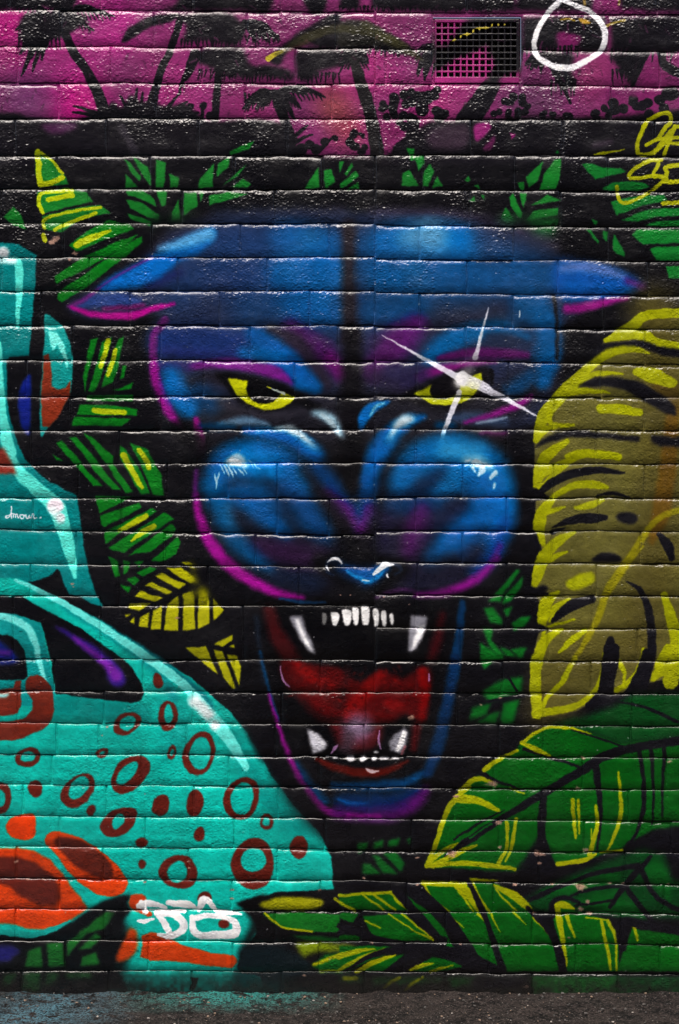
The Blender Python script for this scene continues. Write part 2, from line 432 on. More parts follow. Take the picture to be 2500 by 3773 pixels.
for q, w in (([(1215, 190), (1260, 168), (1340, 122), (1430, 105), (1478, 150), (1470, 225), (1425, 270), (1360, 360), (1335, 410)], 48),
             ([(1190, 225), (1135, 340), (1090, 440), (1082, 520), (1105, 580), (1170, 600), (1260, 580), (1330, 510), (1420, 390), (1520, 270)], 52),
             ([(1520, 275), (1475, 400), (1430, 500), (1395, 600)], 44), ([(1190, 482), (1290, 430), (1420, 400), (1568, 375)], 42),
             ([(1440, 420), (1500, 460), (1568, 540)], 46), ([(1568, 255), (1520, 265)], 46), ([(1450, 420), (1340, 520), (1270, 580)], 36),
             ([(1370, 652), (1220, 665), (1080, 740), (995, 835), (1010, 868), (1120, 862), (1250, 840), (1375, 850)], 44),
             ([(1340, 660), (1320, 730), (1275, 810), (1290, 850)], 44), ([(1375, 850), (1400, 880), (1330, 940), (1220, 1030), (1080, 1110), (960, 1156), (890, 1140), (862, 1060), (855, 960)], 44),
             ([(1568, 690), (1490, 720), (1430, 800), (1420, 870), (1460, 905), (1568, 880)], 52), ([(1395, 1160), (1470, 1150), (1568, 1120)], 50),
             ([(590, 588), (700, 572), (800, 555), (930, 530)], [16, 34, 26, 14])):
    stroke('t', q, w, TAG, 1.1, .96)

# ---- 3. leaves beside the panther's cheek -------------------------------------------------------
cells('C', GRN2, [
    [(318, 132), (400, 70), (500, 18), (600, 38), (622, 60), (480, 112), (350, 164)], [(250, 278), (380, 190), (560, 108), (640, 84), (560, 150), (430, 222), (262, 312)],
    [(268, 352), (450, 222), (600, 118), (655, 92), (656, 122), (520, 232), (380, 342), (288, 398), (266, 380)],
    [(415, 570), (452, 560), (430, 640), (405, 722), (394, 822), (384, 742)], [(470, 580), (518, 555), (490, 660), (460, 762), (430, 812), (410, 812), (440, 700)],
    [(545, 570), (572, 553), (545, 702), (520, 772), (468, 788), (500, 682)], [(582, 688), (572, 742), (550, 752), (565, 690)], [(614, 768), (602, 797), (516, 807)],
    [(400, 828), (612, 824), (612, 854), (400, 852)], [(370, 870), (500, 868), (634, 890), (634, 922), (480, 918), (352, 918)], [(340, 925), (604, 935), (560, 970), (328, 968)]])
for q, w in (([(352, 132), (420, 100), (505, 66)], [30, 34, 14]), ([(497, 572), (480, 640), (464, 692)], 24), ([(532, 618), (515, 680), (498, 732)], 22), ([(436, 895), (500, 900), (572, 906)], 26)):
    stroke('C', q, w, LIME, 2, .95)
cells('E', GRN2, [
    [(258, 46), (282, 32), (362, 120), (402, 180), (474, 244), (430, 248), (348, 152)], [(318, 20), (352, 18), (452, 130), (502, 200), (556, 264), (520, 262), (438, 182), (378, 92)],
    [(383, 0), (424, 20), (522, 108), (524, 150), (614, 274), (580, 278), (538, 222), (498, 152)], [(238, 94), (294, 134), (262, 128)],
    [(553, 58), (582, 80), (652, 180), (694, 284), (650, 288), (588, 182), (553, 122)], [(598, 46), (682, 78), (692, 110), (744, 190), (758, 290), (708, 290), (658, 162), (618, 92)],
    [(440, 290), (606, 298), (562, 322), (460, 374), (448, 332)], [(463, 385), (640, 323), (654, 346), (480, 438), (468, 422)], [(480, 460), (700, 348), (724, 362), (540, 472), (488, 514)],
    [(498, 532), (760, 368), (804, 396), (572, 554), (518, 542)], [(588, 572), (792, 418), (812, 440), (802, 472), (690, 553), (620, 560)], [(698, 592), (822, 478), (834, 502), (812, 562), (742, 598)],
    [(498, 568), (542, 592), (552, 662), (530, 668)], [(568, 588), (602, 600), (592, 642), (570, 658)], [(618, 600), (664, 588), (642, 622)], [(628, 648), (690, 618), (724, 630), (660, 664)],
    [(583, 680), (622, 664), (644, 680), (620, 703)], [(548, 703), (604, 710), (592, 740)]])
for q, w in (([(570, 104), (610, 180), (655, 255)], [32, 28, 18]), ([(640, 82), (665, 115), (688, 158)], 24), ([(545, 452), (610, 420), (672, 382)], [14, 28, 26]), ([(606, 502), (650, 465), (708, 432)], [10, 26, 28])):
    stroke('E', q, w, LIME, 2, .95)
cells('E', (172, 172, 18), [
    [(838, 600), (882, 598), (908, 642), (880, 627)], [(768, 626), (832, 622), (918, 682), (880, 698)], [(716, 662), (747, 648), (858, 702), (825, 723)], [(668, 704), (700, 692), (798, 736), (770, 750)],
    [(648, 730), (750, 766), (722, 783), (622, 757)], [(598, 788), (694, 788), (640, 823), (590, 808)], [(578, 840), (608, 834), (583, 853)], [(598, 873), (622, 848), (622, 883)],
    [(648, 852), (687, 828), (682, 898), (642, 893)], [(705, 820), (748, 798), (742, 908), (693, 908)], [(775, 790), (824, 753), (822, 913), (758, 913)], [(844, 745), (896, 733), (902, 908), (846, 914)],
    [(918, 718), (946, 712), (967, 780), (967, 883), (913, 908)], [(983, 763), (1034, 820), (988, 868)],
    [(858, 995), (950, 988), (1007, 1118), (930, 1057)], [(985, 1000), (1027, 1010), (1087, 1178), (1075, 1184), (1030, 1132)], [(1050, 1026), (1092, 1028), (1112, 1080), (1106, 1170), (1070, 1082)],
    [(988, 977), (1072, 933), (1072, 957), (1030, 987)], [(1058, 990), (1082, 978), (1086, 997)]], 1.4)

# ---- 4. the panther ----------------------------------------------------------------------------------------------
fill('d', [(155, 706), (215, 666), (300, 612), (370, 566), (440, 536), (520, 512), (600, 498), (700, 490), (800, 494), (900, 490), (1000, 500), (1100, 525),
           (1200, 560), (1300, 592), (1400, 622), (1482, 656), (1430, 690), (1340, 722), (1292, 760), (1290, 850), (1262, 935), (1215, 985), (1000, 1010),
           (700, 1010), (520, 1005), (415, 985), (378, 945), (356, 895), (350, 830), (362, 760), (372, 722), (330, 726), (270, 740), (200, 734)], (42, 44, 72), 9, True)
# forehead
def air(rows):
    for q, w, c, so, al in rows:
        stroke('p', q, w, c, so, al)


air((([(160, 800), (500, 780), (1200, 760), (1450, 640)], [120, 200, 200, 120], (27, 26, 33), 40, .9),
     ([(150, 150), (330, 120), (470, 130)], [100, 130, 90], (48, 52, 88), 26, .8), ([(180, 250), (330, 260), (470, 250)], [110, 120, 100], (46, 48, 86), 26, .85), ([(160, 380), (300, 390), (450, 400)], [90, 110, 100], (36, 40, 68), 24, .85),
     ([(90, 500), (230, 500), (400, 510)], [110, 130, 120], (34, 46, 88), 26, .85), ([(270, 60), (480, 40), (740, 40)], 40, (58, 52, 66), 16, .7), ([(860, 40), (1100, 45), (1330, 90), (1500, 150)], [40, 50, 50, 40], (66, 62, 84), 18, .8),
     ([(540, 120), (600, 140), (680, 140)], [100, 130, 90], (30, 98, 172), 26, .9), ([(540, 240), (620, 245), (720, 250)], [120, 140, 110], (22, 108, 186), 28, .95), ([(560, 370), (640, 380), (720, 390)], [90, 130, 110], (24, 84, 150), 26, .9),
     ([(620, 130), (560, 220)], [70, 60], (70, 140, 200), 26, .45), ([(600, 290), (680, 330)], 60, (40, 124, 200), 26, .5), ([(490, 460), (600, 450), (720, 460)], 40, (30, 42, 80), 22, .6),
     ([(800, 150), (830, 300), (830, 420)], [60, 60, 60], (40, 58, 98), 20, .8),
     ([(890, 140), (960, 130), (1080, 130), (1180, 140)], [100, 120, 130, 110], (26, 106, 184), 22, .92), ([(980, 125), (1060, 120), (1110, 140)], [60, 110, 60], (150, 188, 222), 22, .85), ([(1160, 130), (1190, 160)], 70, (18, 120, 206), 22, .9),
     ([(1250, 140), (1350, 170)], [90, 60], (58, 68, 104), 26, .8), ([(890, 260), (1000, 260), (1180, 265)], [110, 120, 110], (18, 88, 156), 24, .92), ([(1000, 230), (1030, 280)], 60, (90, 150, 200), 24, .4), ([(1220, 265), (1350, 260), (1500, 265)], [110, 110, 100], (28, 72, 128), 28, .85),
     ([(880, 385), (960, 390), (1040, 370)], [110, 110, 60], (20, 68, 124), 24, .9), ([(900, 450), (980, 440)], 40, (58, 52, 104), 16, .7), ([(1080, 430), (1150, 390), (1300, 400)], [60, 90, 90], (40, 37, 52), 24, .9), ([(1060, 420), (1120, 350)], 30, (36, 34, 50), 14, .6),
     ([(1420, 360), (1480, 440), (1480, 560)], [110, 90, 80], (20, 78, 136), 24, .9), ([(1290, 440), (1370, 430)], 40, (22, 74, 126), 18, .7)))
air((([(160, 300), (320, 200), (560, 170)], [120, 200, 160], (36, 62, 112), 60, .5), ([(420, 380), (560, 300), (700, 200)], [120, 160, 140], (28, 78, 142), 60, .45),
     ([(860, 180), (1100, 220), (1400, 250)], [160, 180, 140], (28, 80, 144), 60, .5), ([(900, 380), (1000, 330), (1200, 320)], [100, 120, 100], (24, 66, 120), 50, .45), ([(300, 60), (560, 50), (760, 60)], 60, (34, 44, 74), 30, .5)))
soften(330, 480, 1310, 790, 11)
# ears
fill('C', [(450, 335), (560, 258), (690, 192), (770, 148), (860, 108), (990, 55), (975, 120), (900, 180), (820, 212), (770, 262), (690, 312), (600, 332), (500, 348)], (20, 100, 184), 6, True)
stroke('C', [(740, 150), (850, 120), (960, 80)], [20, 50, 60], (120, 170, 222), 12, .9)
stroke('C', [(480, 330), (560, 290), (680, 270)], [20, 50, 40], (10, 108, 200), 12, .8)
stroke('C', [(340, 420), (430, 390), (540, 385), (640, 395)], [20, 50, 60, 30], (62, 72, 130), 10, .9)
stroke('C', [(320, 415), (400, 375), (460, 330), (560, 262), (700, 190)], [16, 14, 10, 10, 8], (120, 44, 124), 6, .8)
stroke('C', [(330, 420), (420, 450), (520, 460), (620, 455), (700, 428), (800, 402)], [14, 26, 34, 34, 26, 10], (176, 14, 134), 5, .97)
stroke('C', [(480, 425), (600, 420), (660, 410)], 20, (104, 20, 84), 6, .8)
stroke('C', [(690, 320), (760, 290), (820, 260)], 40, (36, 34, 84), 14, .7)
fill('D', [(990, 225), (1080, 210), (1200, 226), (1320, 266), (1400, 318), (1340, 356), (1200, 366), (1010, 362)], (34, 84, 168), 10, True)
stroke('D', [(1030, 238), (1130, 232), (1230, 250), (1310, 280)], [30, 46, 44, 20], (122, 132, 194), 12, .85)
stroke('D', [(1060, 320), (1200, 330), (1310, 330)], 40, (24, 92, 180), 14, .7)
stroke('D', [(1330, 300), (1400, 325)], 30, (94, 44, 124), 12, .8)
stroke('D', [(1040, 385), (1150, 378), (1240, 368)], 20, (30, 80, 150), 8, .8)
stroke('D', [(1050, 428), (1130, 420), (1220, 398), (1330, 376)], [36, 42, 34, 12], (150, 26, 126), 8, .9)
# dark ridge down the middle, purple folds
air((([(768, 80), (768, 300), (770, 480)], [50, 54, 60], (38, 32, 36), 14, .92),
     ([(560, 450), (640, 520), (740, 600)], [60, 90, 70], (74, 27, 90), 22, .85), ([(700, 560), (745, 610)], [40, 50], (116, 26, 112), 16, .7), ([(1010, 435), (930, 510), (850, 600)], [70, 110, 70], (86, 29, 100), 22, .88), ([(880, 450), (830, 520)], 50, (42, 40, 78), 20, .6),
     ([(860, 620), (1000, 650)], [60, 90], (38, 30, 52), 26, .8), ([(778, 470), (780, 640), (778, 820), (775, 1010)], [70, 80, 100, 60], (15, 13, 17), 18, .95)))
# left brow and lid
stroke('C', [(760, 560), (900, 570), (1100, 590)], [110, 130, 120], (36, 46, 102), 24, .9)
stroke('C', [(760, 620), (950, 640), (1120, 640)], [50, 50, 40], (58, 56, 118), 16, .7)
stroke('C', [(1170, 545), (1260, 620), (1350, 700), (1450, 780)], [60, 130, 120, 50], (12, 82, 158), 18, .95)
stroke('C', [(1130, 630), (1230, 640), (1300, 650)], 56, (20, 106, 186), 16, .8)
stroke('C', [(1250, 520), (1370, 580), (1450, 680), (1510, 770)], [40, 70, 60, 40], (34, 29, 42), 14, .9)
stroke('C', [(880, 690), (1020, 682), (1160, 694), (1270, 722), (1350, 772)], [24, 44, 50, 60, 20], (116, 34, 130), 9, .95)
stroke('C', [(720, 690), (860, 690)], 50, (52, 50, 106), 14, .8)
stroke('C', [(1380, 770), (1450, 790)], 50, (12, 88, 160), 14, .8)
# left cheek
stroke('C', [(760, 480), (712, 545), (705, 640), (712, 720), (740, 810), (780, 900), (835, 975)], [24, 24, 26, 40, 50, 46, 16], (146, 26, 132), 7, .92)
stroke('C', [(760, 480), (715, 550), (706, 640)], [30, 30, 30], (82, 48, 100), 8, .7)
stroke('C', [(790, 740), (815, 800), (870, 880)], [70, 110, 90], (22, 112, 196), 18, .95)
stroke('C', [(900, 800), (960, 860)], 100, (20, 60, 110), 26, .7)
stroke('C', [(880, 760), (960, 740), (1040, 760)], [40, 60, 60], (28, 26, 36), 16, .85)
stroke('C', [(905, 940), (915, 1000), (930, 1060)], [26, 44, 30], (150, 26, 128), 6, .95)
stroke('C', [(830, 985), (900, 1040), (940, 1090)], 90, (14, 12, 16), 14, .9)
# left eye
fill('e', [(20, 280), (250, 285), (480, 330), (700, 410), (860, 500), (1040, 630), (960, 640), (800, 590), (700, 600), (560, 650), (430, 650), (300, 590), (180, 500), (110, 400)], (10, 9, 12), 5, True)
fill('e', [(145, 340), (230, 345), (325, 358), (316, 430), (330, 490), (370, 540), (430, 572), (500, 577), (560, 556), (610, 510), (640, 468), (700, 484), (768, 516),
           (720, 566), (640, 606), (560, 624), (480, 630), (400, 602), (320, 562), (240, 500), (190, 430)], YEL, 1.3)
stroke('e', [(505, 410), (580, 445), (662, 478)], [6, 16, 20], (214, 226, 216), 1.2)
stroke('e', [(505, 408), (540, 428)], 10, (196, 200, 40), 1)
stroke('e', [(80, 560), (300, 640), (600, 680), (850, 640)], [50, 60, 60, 30], (48, 46, 56), 12, .8)
fill('e', [(905, 650), (980, 632), (1070, 646), (1140, 690), (1190, 775), (1228, 915), (1180, 872), (1120, 800), (1040, 730), (960, 690)], (168, 194, 216), 4, True)
stroke('e', [(1010, 670), (1100, 740), (1180, 860)], [30, 50, 20], (206, 222, 234), 5, .8)
stroke('e', [(60, 760), (200, 735), (340, 728), (520, 765)], [30, 70, 70, 30], (118, 140, 172), 8, .85)
stroke('e', [(-100, 770), (60, 780), (200, 790)], [40, 60, 40], (14, 66, 116), 10, .8)
stroke('e', [(300, 820), (560, 850), (780, 910), (920, 1000), (1000, 1050)], [60, 100, 150, 160, 60], (10, 92, 178), 10, .97)
stroke('e', [(420, 820), (640, 800)], 30, (90, 160, 210), 8, .8)
fill('e', [(560, 800), (700, 772), (780, 800), (860, 862), (930, 930), (980, 1005), (900, 955), (800, 890), (700, 838)], (214, 228, 238), 3, True)
# right brow, eye and cheek
stroke('D', [(410, 650), (500, 580), (620, 535), (760, 528), (860, 560)], [50, 90, 80, 60, 30], (18, 92, 156), 16, .95)
stroke('D', [(700, 560), (800, 570), (870, 590)], [60, 60, 30], (32, 36, 62), 14, .85)
stroke('D', [(460, 655), (600, 632), (740, 632), (862, 640)], [24, 40, 44, 30], (88, 26, 92), 7, .9)
stroke('D', [(370, 745), (480, 705), (640, 676), (720, 672)], [40, 40, 26, 8], (122, 28, 112), 8, .9)
stroke('D', [(240, 720), (320, 760), (380, 740)], 80, (38, 34, 70), 18, .8)
stroke('D', [(930, 400), (965, 520), (975, 640), (940, 760)], [60, 76, 80, 70], (18, 78, 138), 14, .9)
stroke('D', [(880, 740), (820, 790), (780, 800)], [60, 70, 40], (30, 72, 124), 16, .8)
stroke('D', [(990, 370), (1005, 520), (1003, 660)], 16, (16, 14, 18), 4, .9)
stroke('D', [(520, 930), (640, 935), (760, 950)], [40, 60, 40], (62, 72, 104), 12, .85)
stroke('D', [(520, 970), (460, 965)], 30, (14, 84, 146), 10, .7)
stroke('f', [(960, 845), (1120, 800), (1260, 750), (1400, 700), (1510, 630)], [20, 36, 50, 56, 30], (138, 26, 128), 7, .92)
stroke('f', [(1060, 850), (1180, 825), (1310, 800)], [14, 24, 12], (170, 178, 204), 4, .9)
stroke('f', [(1100, 925), (1300, 935)], 30, (96, 24, 88), 7, .7)
fill('f', [(400, 660), (540, 560), (680, 490), (860, 420), (1120, 380), (1180, 440), (1160, 540), (1080, 640), (960, 710), (820, 740), (680, 730), (520, 680)], (14, 12, 16), 6, True)
stroke('f', [(1180, 420), (1190, 520)], [40, 30], (10, 9, 12), 4, .9)
fill('f', [(543, 606), (680, 532), (850, 500), (1000, 468), (1100, 432), (1110, 500), (1062, 590), (1000, 650), (900, 692), (800, 707), (700, 690), (620, 652)], (186, 194, 20), 1.6)
oval('f', 800, 560, 122, 92, -8, (14, 12, 16), 1.6)
fill('f', [(540, 598), (690, 522), (870, 470), (850, 505), (690, 540)], (14, 12, 16), 2)
# star over the right eye
for q, w in (([(280, 120), (620, 312), (880, 455), (960, 500)], [6, 30, 56, 84]), ([(940, 470), (1100, 545), (1280, 640), (1568, 788)], [104, 84, 44, 10]),
             ([(1156, -110), (1132, -8), (1095, 140), (1045, 310)], [6, 16, 26, 40]), ([(920, 590), (880, 690), (800, 890), (765, 1010), (715, 1165)], [44, 46, 36, 28, 10])):
    stroke('f', q, w, (236, 236, 246), 1.5, .92)
stroke('f', [(1045, 300), (1000, 400)], [40, 80], (170, 165, 175), 12, .4)
stroke('f', [(955, 505)], 130, (236, 238, 222), 18, .7)
stroke('f', [(935, 492)], 110, (250, 250, 252), 7, 1)
stroke('f', [(1000, 540), (1050, 556)], 50, (214, 218, 160), 10, .45)
stroke('D', [(832, 436), (832, 464)], 5, (200, 205, 215), .8)
# nose bridge
stroke('f', [(110, 880), (130, 800), (200, 720), (330, 672)], [40, 90, 80, 30], (12, 102, 184), 5, .97)
stroke('f', [(180, 780), (230, 710), (300, 680)], [14, 26, 20], (150, 200, 230), 3, .8)
stroke('f', [(620, 800), (520, 820), (400, 900), (300, 1010), (220, 1150), (160, 1330)], [30, 90, 140, 170, 170, 130], (12, 90, 166), 10, .97)
air((([(930, 920), (890, 1010), (850, 1130), (830, 1240)], [30, 46, 46, 40], (22, 20, 27), 14, .9), ([(840, 1010), (820, 1110), (800, 1170)], [60, 60, 30], (18, 66, 132), 18, .8), ([(650, 950), (720, 1040), (780, 1120)], [60, 70, 40], (22, 60, 122), 18, .85), ([(690, 1040), (760, 1110), (800, 1180)], [30, 46, 30], (92, 30, 108), 16, .8),
     ([(840, 1100), (815, 1170)], [30, 30], (108, 30, 116), 14, .7), ([(775, 880), (775, 1010)], [90, 50], (11, 10, 13), 16, .95)))
fill('f', [(440, 790), (540, 790), (545, 825), (470, 870), (410, 910), (370, 960), (325, 1010), (340, 950), (380, 860)], (216, 228, 238), 4, True)
# left muzzle
fill('E', [(905, 290), (930, 180), (1000, 100), (1120, 66), (1250, 74), (1360, 130), (1440, 230), (1500, 380), (1560, 520), (1568, 640), (1500, 720), (1400, 770), (1290, 750),
           (1150, 690), (1040, 610), (960, 510), (915, 400)], (22, 22, 36), 10, True)
air((([(280, 1010), (330, 940), (430, 915), (530, 950), (590, 1020)], [60, 110, 130, 120, 80], (14, 98, 174), 20, .97), ([(400, 930), (480, 950)], 80, (24, 128, 208), 26, .9), ([(310, 1060), (420, 1050), (500, 1060)], [60, 90, 70], (16, 82, 150), 26, .9),
     ([(265, 1020), (300, 1100), (350, 1200), (420, 1270), (490, 1320)], [50, 60, 60, 56, 20], (16, 82, 138), 18, .92), ([(390, 1060), (470, 1130), (540, 1190)], [60, 80, 40], (16, 82, 152), 20, .9), ([(540, 1040), (610, 1110), (680, 1190)], [80, 100, 50], (14, 66, 128), 24, .9),
     ([(460, 980), (520, 1060), (580, 1140)], [16, 34, 20], (16, 28, 54), 14, .8), ([(350, 1110), (420, 1170), (520, 1240)], [20, 40, 40], (20, 24, 40), 18, .85), ([(600, 960), (680, 1060), (760, 1180)], [40, 50, 50], (20, 18, 24), 18, .85),
     ([(440, 1230), (560, 1270), (660, 1280)], [50, 90, 60], (48, 24, 58), 26, .85), ([(520, 1340), (640, 1360)], 50, (22, 30, 58), 24, .7), ([(330, 1090), (340, 1160)], 20, (60, 110, 160), 14, .5)))
soften(430, 1010, 800, 1390, 7)
stroke('E', [(902, 290), (920, 390), (965, 500), (1045, 600), (1160, 685), (1290, 742), (1400, 762)], [22, 38, 52, 56, 48, 38, 14], (160, 22, 144), 9, .97)
stroke('E', [(905, 180), (898, 300)], [20, 26], (84, 30, 104), 8, .8)
stroke('E', [(1290, 765), (1400, 785), (1500, 785)], [10, 16, 8], (44, 88, 146), 4, .9)
stroke('p', [(335, 935), (365, 925), (395, 945)], [30, 44, 20], (214, 228, 240), 6, .85)
stroke('p', [(345, 930), (372, 935)], [24, 20], (240, 244, 248), 3, .9)
for x, y, dx, dy, ww in ((318, 945, 18, 42, 8), (332, 950, 20, 40, 8), (304, 940, 14, 36, 5), (350, 955, 14, 24, 7), (368, 955, 20, 24, 6), (384, 950, 14, 24, 5), (285, 975, 3, 30, 6), (294, 985, -7, 44, 6), (300, 968, -5, 24, 5), (405, 925, 18, 26, 4), (420, 935, 16, 16, 4), (440, 950, 12, 6, 4)):
    stroke('p', [(x, y), (x + dx * .6, y + dy * .5), (x + dx, y + dy)], [ww * .5, ww, 2], (216, 228, 238), 1.4, .8)
# right muzzle
fill('F', [(225, 290), (250, 180), (320, 108), (420, 52), (525, 32), (640, 58), (740, 138), (792, 240), (798, 350), (782, 450), (742, 560), (665, 650), (560, 722), (420, 754), (280, 740),
           (190, 640), (180, 480)], (25, 24, 42), 10, True)
air((([(950, 1010), (1020, 930), (1120, 900), (1220, 920), (1300, 990), (1330, 1090)], [70, 120, 130, 140, 110, 70], (16, 102, 176), 20, .97), ([(1120, 890), (1220, 900)], [60, 70], (84, 158, 210), 24, .7), ([(1080, 1040), (1150, 1000)], [60, 90], (26, 116, 192), 24, .85),
     ([(1250, 1020), (1310, 1120), (1290, 1210)], [110, 110, 70], (16, 98, 178), 24, .92), ([(1240, 1130), (1160, 1200), (1070, 1280)], [110, 100, 40], (14, 90, 166), 22, .92), ([(1330, 1150), (1290, 1260), (1230, 1330)], [40, 50, 40], (26, 66, 146), 18, .85),
     ([(1110, 950), (1050, 1020), (960, 1080)], [20, 50, 40], (20, 34, 66), 18, .85), ([(930, 1080), (1010, 1080), (1090, 1090)], [60, 70, 40], (24, 54, 100), 24, .8), ([(1180, 1100), (1090, 1150), (1040, 1200)], [40, 60, 50], (28, 30, 58), 20, .85),
     ([(1030, 1110), (1000, 1190), (980, 1260)], [50, 70, 40], (80, 28, 92), 22, .8), ([(900, 1140), (900, 1220)], 60, (34, 30, 60), 24, .7), ([(1120, 1300), (1040, 1350)], 80, (24, 24, 42), 26, .8), ([(1250, 1180), (1180, 1270)], [20, 30], (22, 48, 98), 18, .6)))
soften(830, 1000, 1210, 1390, 7)
stroke('F', [(725, 580), (650, 660), (550, 718), (450, 744), (350, 750)], [20, 36, 36, 28, 10], (150, 28, 146), 11, .93)
stroke('F', [(740, 520), (700, 600)], 30, (84, 44, 130), 10, .7)
stroke('p', [(1190, 925), (1240, 930), (1275, 950)], [26, 40, 26], (150, 196, 228), 10, .8)
for q, ww in (([(1225, 935), (1250, 945)], [26, 22]), ([(1250, 960), (1235, 980)], [26, 10]), ([(1280, 990), (1296, 972)], [14, 20]), ([(1292, 1026), (1294, 1012)], [8, 10]), ([(1262, 940), (1280, 948)], [14, 8]), ([(1215, 950), (1225, 970)], [12, 5]), ([(1205, 925), (1190, 930)], [10, 5])):
    stroke('p', q, ww, (224, 234, 244), 3, .85)
# nose
fill('m', [(470, 90), (640, 60), (820, 70), (980, 90), (1100, 150), (1050, 240), (900, 310), (760, 330), (640, 260), (530, 200)], (13, 12, 16), 8, True)
fill('m', [(600, 150), (700, 140), (860, 150), (960, 150), (900, 240), (820, 290), (740, 250)], (14, 40, 86), 8, True, .8)
fill('m', [(660, 150), (740, 205), (820, 258), (890, 235), (960, 165), (930, 140), (860, 165), (780, 165)], (14, 82, 156), 5, True)
stroke('m', [(690, 180), (770, 225), (825, 250), (885, 222), (930, 180)], [10, 24, 30, 24, 10], (40, 136, 214), 3.5, .95)
stroke('m', [(640, 150), (700, 150), (780, 170)], [10, 24, 10], (20, 44, 86), 4, .8)
stroke('m', [(600, 200), (560, 175), (575, 120), (640, 110), (670, 150)], [16, 20, 26, 28, 14], (26, 34, 58), 5, .8)
stroke('m', [(1000, 200), (1040, 170), (1000, 135), (940, 135)], [10, 16, 24, 20], (30, 40, 66), 5, .7)
for q, w in (([(566, 122), (598, 104), (635, 108), (656, 132)], [6, 18, 20, 8]), ([(560, 150), (574, 176)], [12, 6]), ([(990, 138), (935, 142), (898, 172), (862, 202)], [12, 36, 32, 16]), ([(950, 205), (955, 220)], 14), ([(790, 240), (830, 244)], 8)):
    stroke('m', q, w, (252, 252, 255), 1.5, .95)
stroke('m', [(880, 350), (960, 320), (1060, 300), (1120, 305)], [20, 30, 24, 10], (96, 54, 110), 7, .7)
# mouth
fill('m', [(150, 420), (330, 410), (700, 395), (1000, 400), (1300, 430), (1330, 700), (1250, 1000), (1150, 1300), (700, 1500), (350, 1250), (230, 900)], (9, 8, 11), 12, True)
stroke('m', [(190, 430), (230, 560), (300, 690), (360, 780)], [70, 90, 110, 90], (62, 14, 17), 12, .9)
stroke('m', [(1300, 460), (1275, 600), (1235, 740)], [40, 60, 60], (58, 12, 17), 12, .9)
stroke('m', [(110, 480), (130, 700), (160, 900)], [30, 24, 24], (24, 30, 44), 8, .8)
fill('n', [(275, 62), (400, 75), (520, 90), (640, 110), (740, 190), (800, 185), (900, 130), (1000, 150), (1060, 175), (1160, 108), (1232, 130), (1214, 300), (1192, 442), (1130, 434),
           (1060, 400), (980, 452), (850, 462), (700, 452), (560, 452), (470, 400), (400, 320), (320, 230), (278, 140)], (80, 8, 10), 6, True)
for q, w, c in (([(370, 90), (440, 140), (500, 190)], [40, 70, 30], (132, 14, 13)), ([(470, 180), (600, 220)], [40, 30], (118, 12, 12)), ([(900, 150), (820, 250), (730, 360), (690, 430)], [60, 90, 90, 50], (126, 12, 12)),
                ([(1170, 130), (1190, 250), (1170, 420)], [60, 60, 50], (122, 10, 12)), ([(640, 340), (700, 130)], [60, 30], (44, 12, 14)), ([(960, 330), (1040, 360)], [60, 40], (120, 12, 14)), ([(560, 300), (620, 330)], [40, 50], (70, 12, 14))):
    stroke('n', q, w, c, 10, .85)
for _ in range(90):
    x, y = rng.uniform(290, 1220), rng.uniform(80, 440)
    stroke('n', [(x, y), (x + rng.normal() * 14, y + rng.normal() * 10)], rng.uniform(4, 22), (40, 8, 10) if rng.random() < .6 else (150, 26, 22), 4, rng.uniform(.15, .5), False)
stroke('n', [(420, 330), (520, 420), (640, 440)], [40, 50, 40], (26, 8, 10), 12, .8)
stroke('n', [(300, 80), (330, 200), (400, 300)], [30, 40, 30], (46, 8, 10), 12, .6)
stroke('n', [(620, 480), (700, 580), (850, 560), (900, 480)], [60, 100, 100, 40], (88, 16, 20), 12, .8)
stroke('n', [(760, 490)], 170, (150, 132, 156), 26, .85)
stroke('n', [(700, 560), (690, 620)], 90, (66, 54, 64), 14, .8)
stroke('n', [(1140, 480), (1120, 620)], [60, 40], (86, 10, 14), 9, .8)
fill('n', [(435, 494), (510, 532), (568, 600), (545, 634), (474, 658), (455, 580)], (200, 200, 208), 2.2)
stroke('n', [(460, 520), (540, 600)], [10, 24], (226, 226, 232), 3, .8)
fill('n', [(1062, 488), (1084, 530), (1072, 600), (1050, 658), (972, 642), (960, 580), (1000, 530)], (134, 134, 142), 2.2)
fill('n', [(1050, 505), (1076, 520), (1062, 590), (1020, 648), (1000, 640), (1030, 570)], (252, 252, 255), 1.6)
stroke('n', [(1040, 655), (1065, 610)], 14, (196, 120, 124), 3, .7)
for x, y, w, h in ((715, 684, 54, 40), (795, 686, 46, 40), (878, 648, 34, 20), (865, 688, 40, 26), (930, 686, 70, 20), (1000, 686, 50, 16), (570, 676, 30, 12), (620, 684, 40, 12)):
    oval('n', x, y, w / 2, h / 2, 0, (252, 252, 255), 1.6, .9)
stroke('n', [(500, 690), (600, 740), (780, 776), (950, 764), (1080, 700)], [20, 44, 56, 44, 16], (84, 18, 12), 6, .9)
stroke('n', [(815, 752), (850, 768), (890, 765)], [10, 22, 10], (214, 200, 204), 2, .9)
for q, w in (([(262, 95), (285, 180), (322, 226)], [6, 12, 8]), ([(900, 505), (898, 560), (904, 625)], [8, 14, 6]), ([(592, 655), (612, 620), (632, 600)], [8, 22, 6]), ([(1220, 148), (1218, 190)], 12)):
    stroke('n', q, w, (176, 140, 182), 1.4, .85)
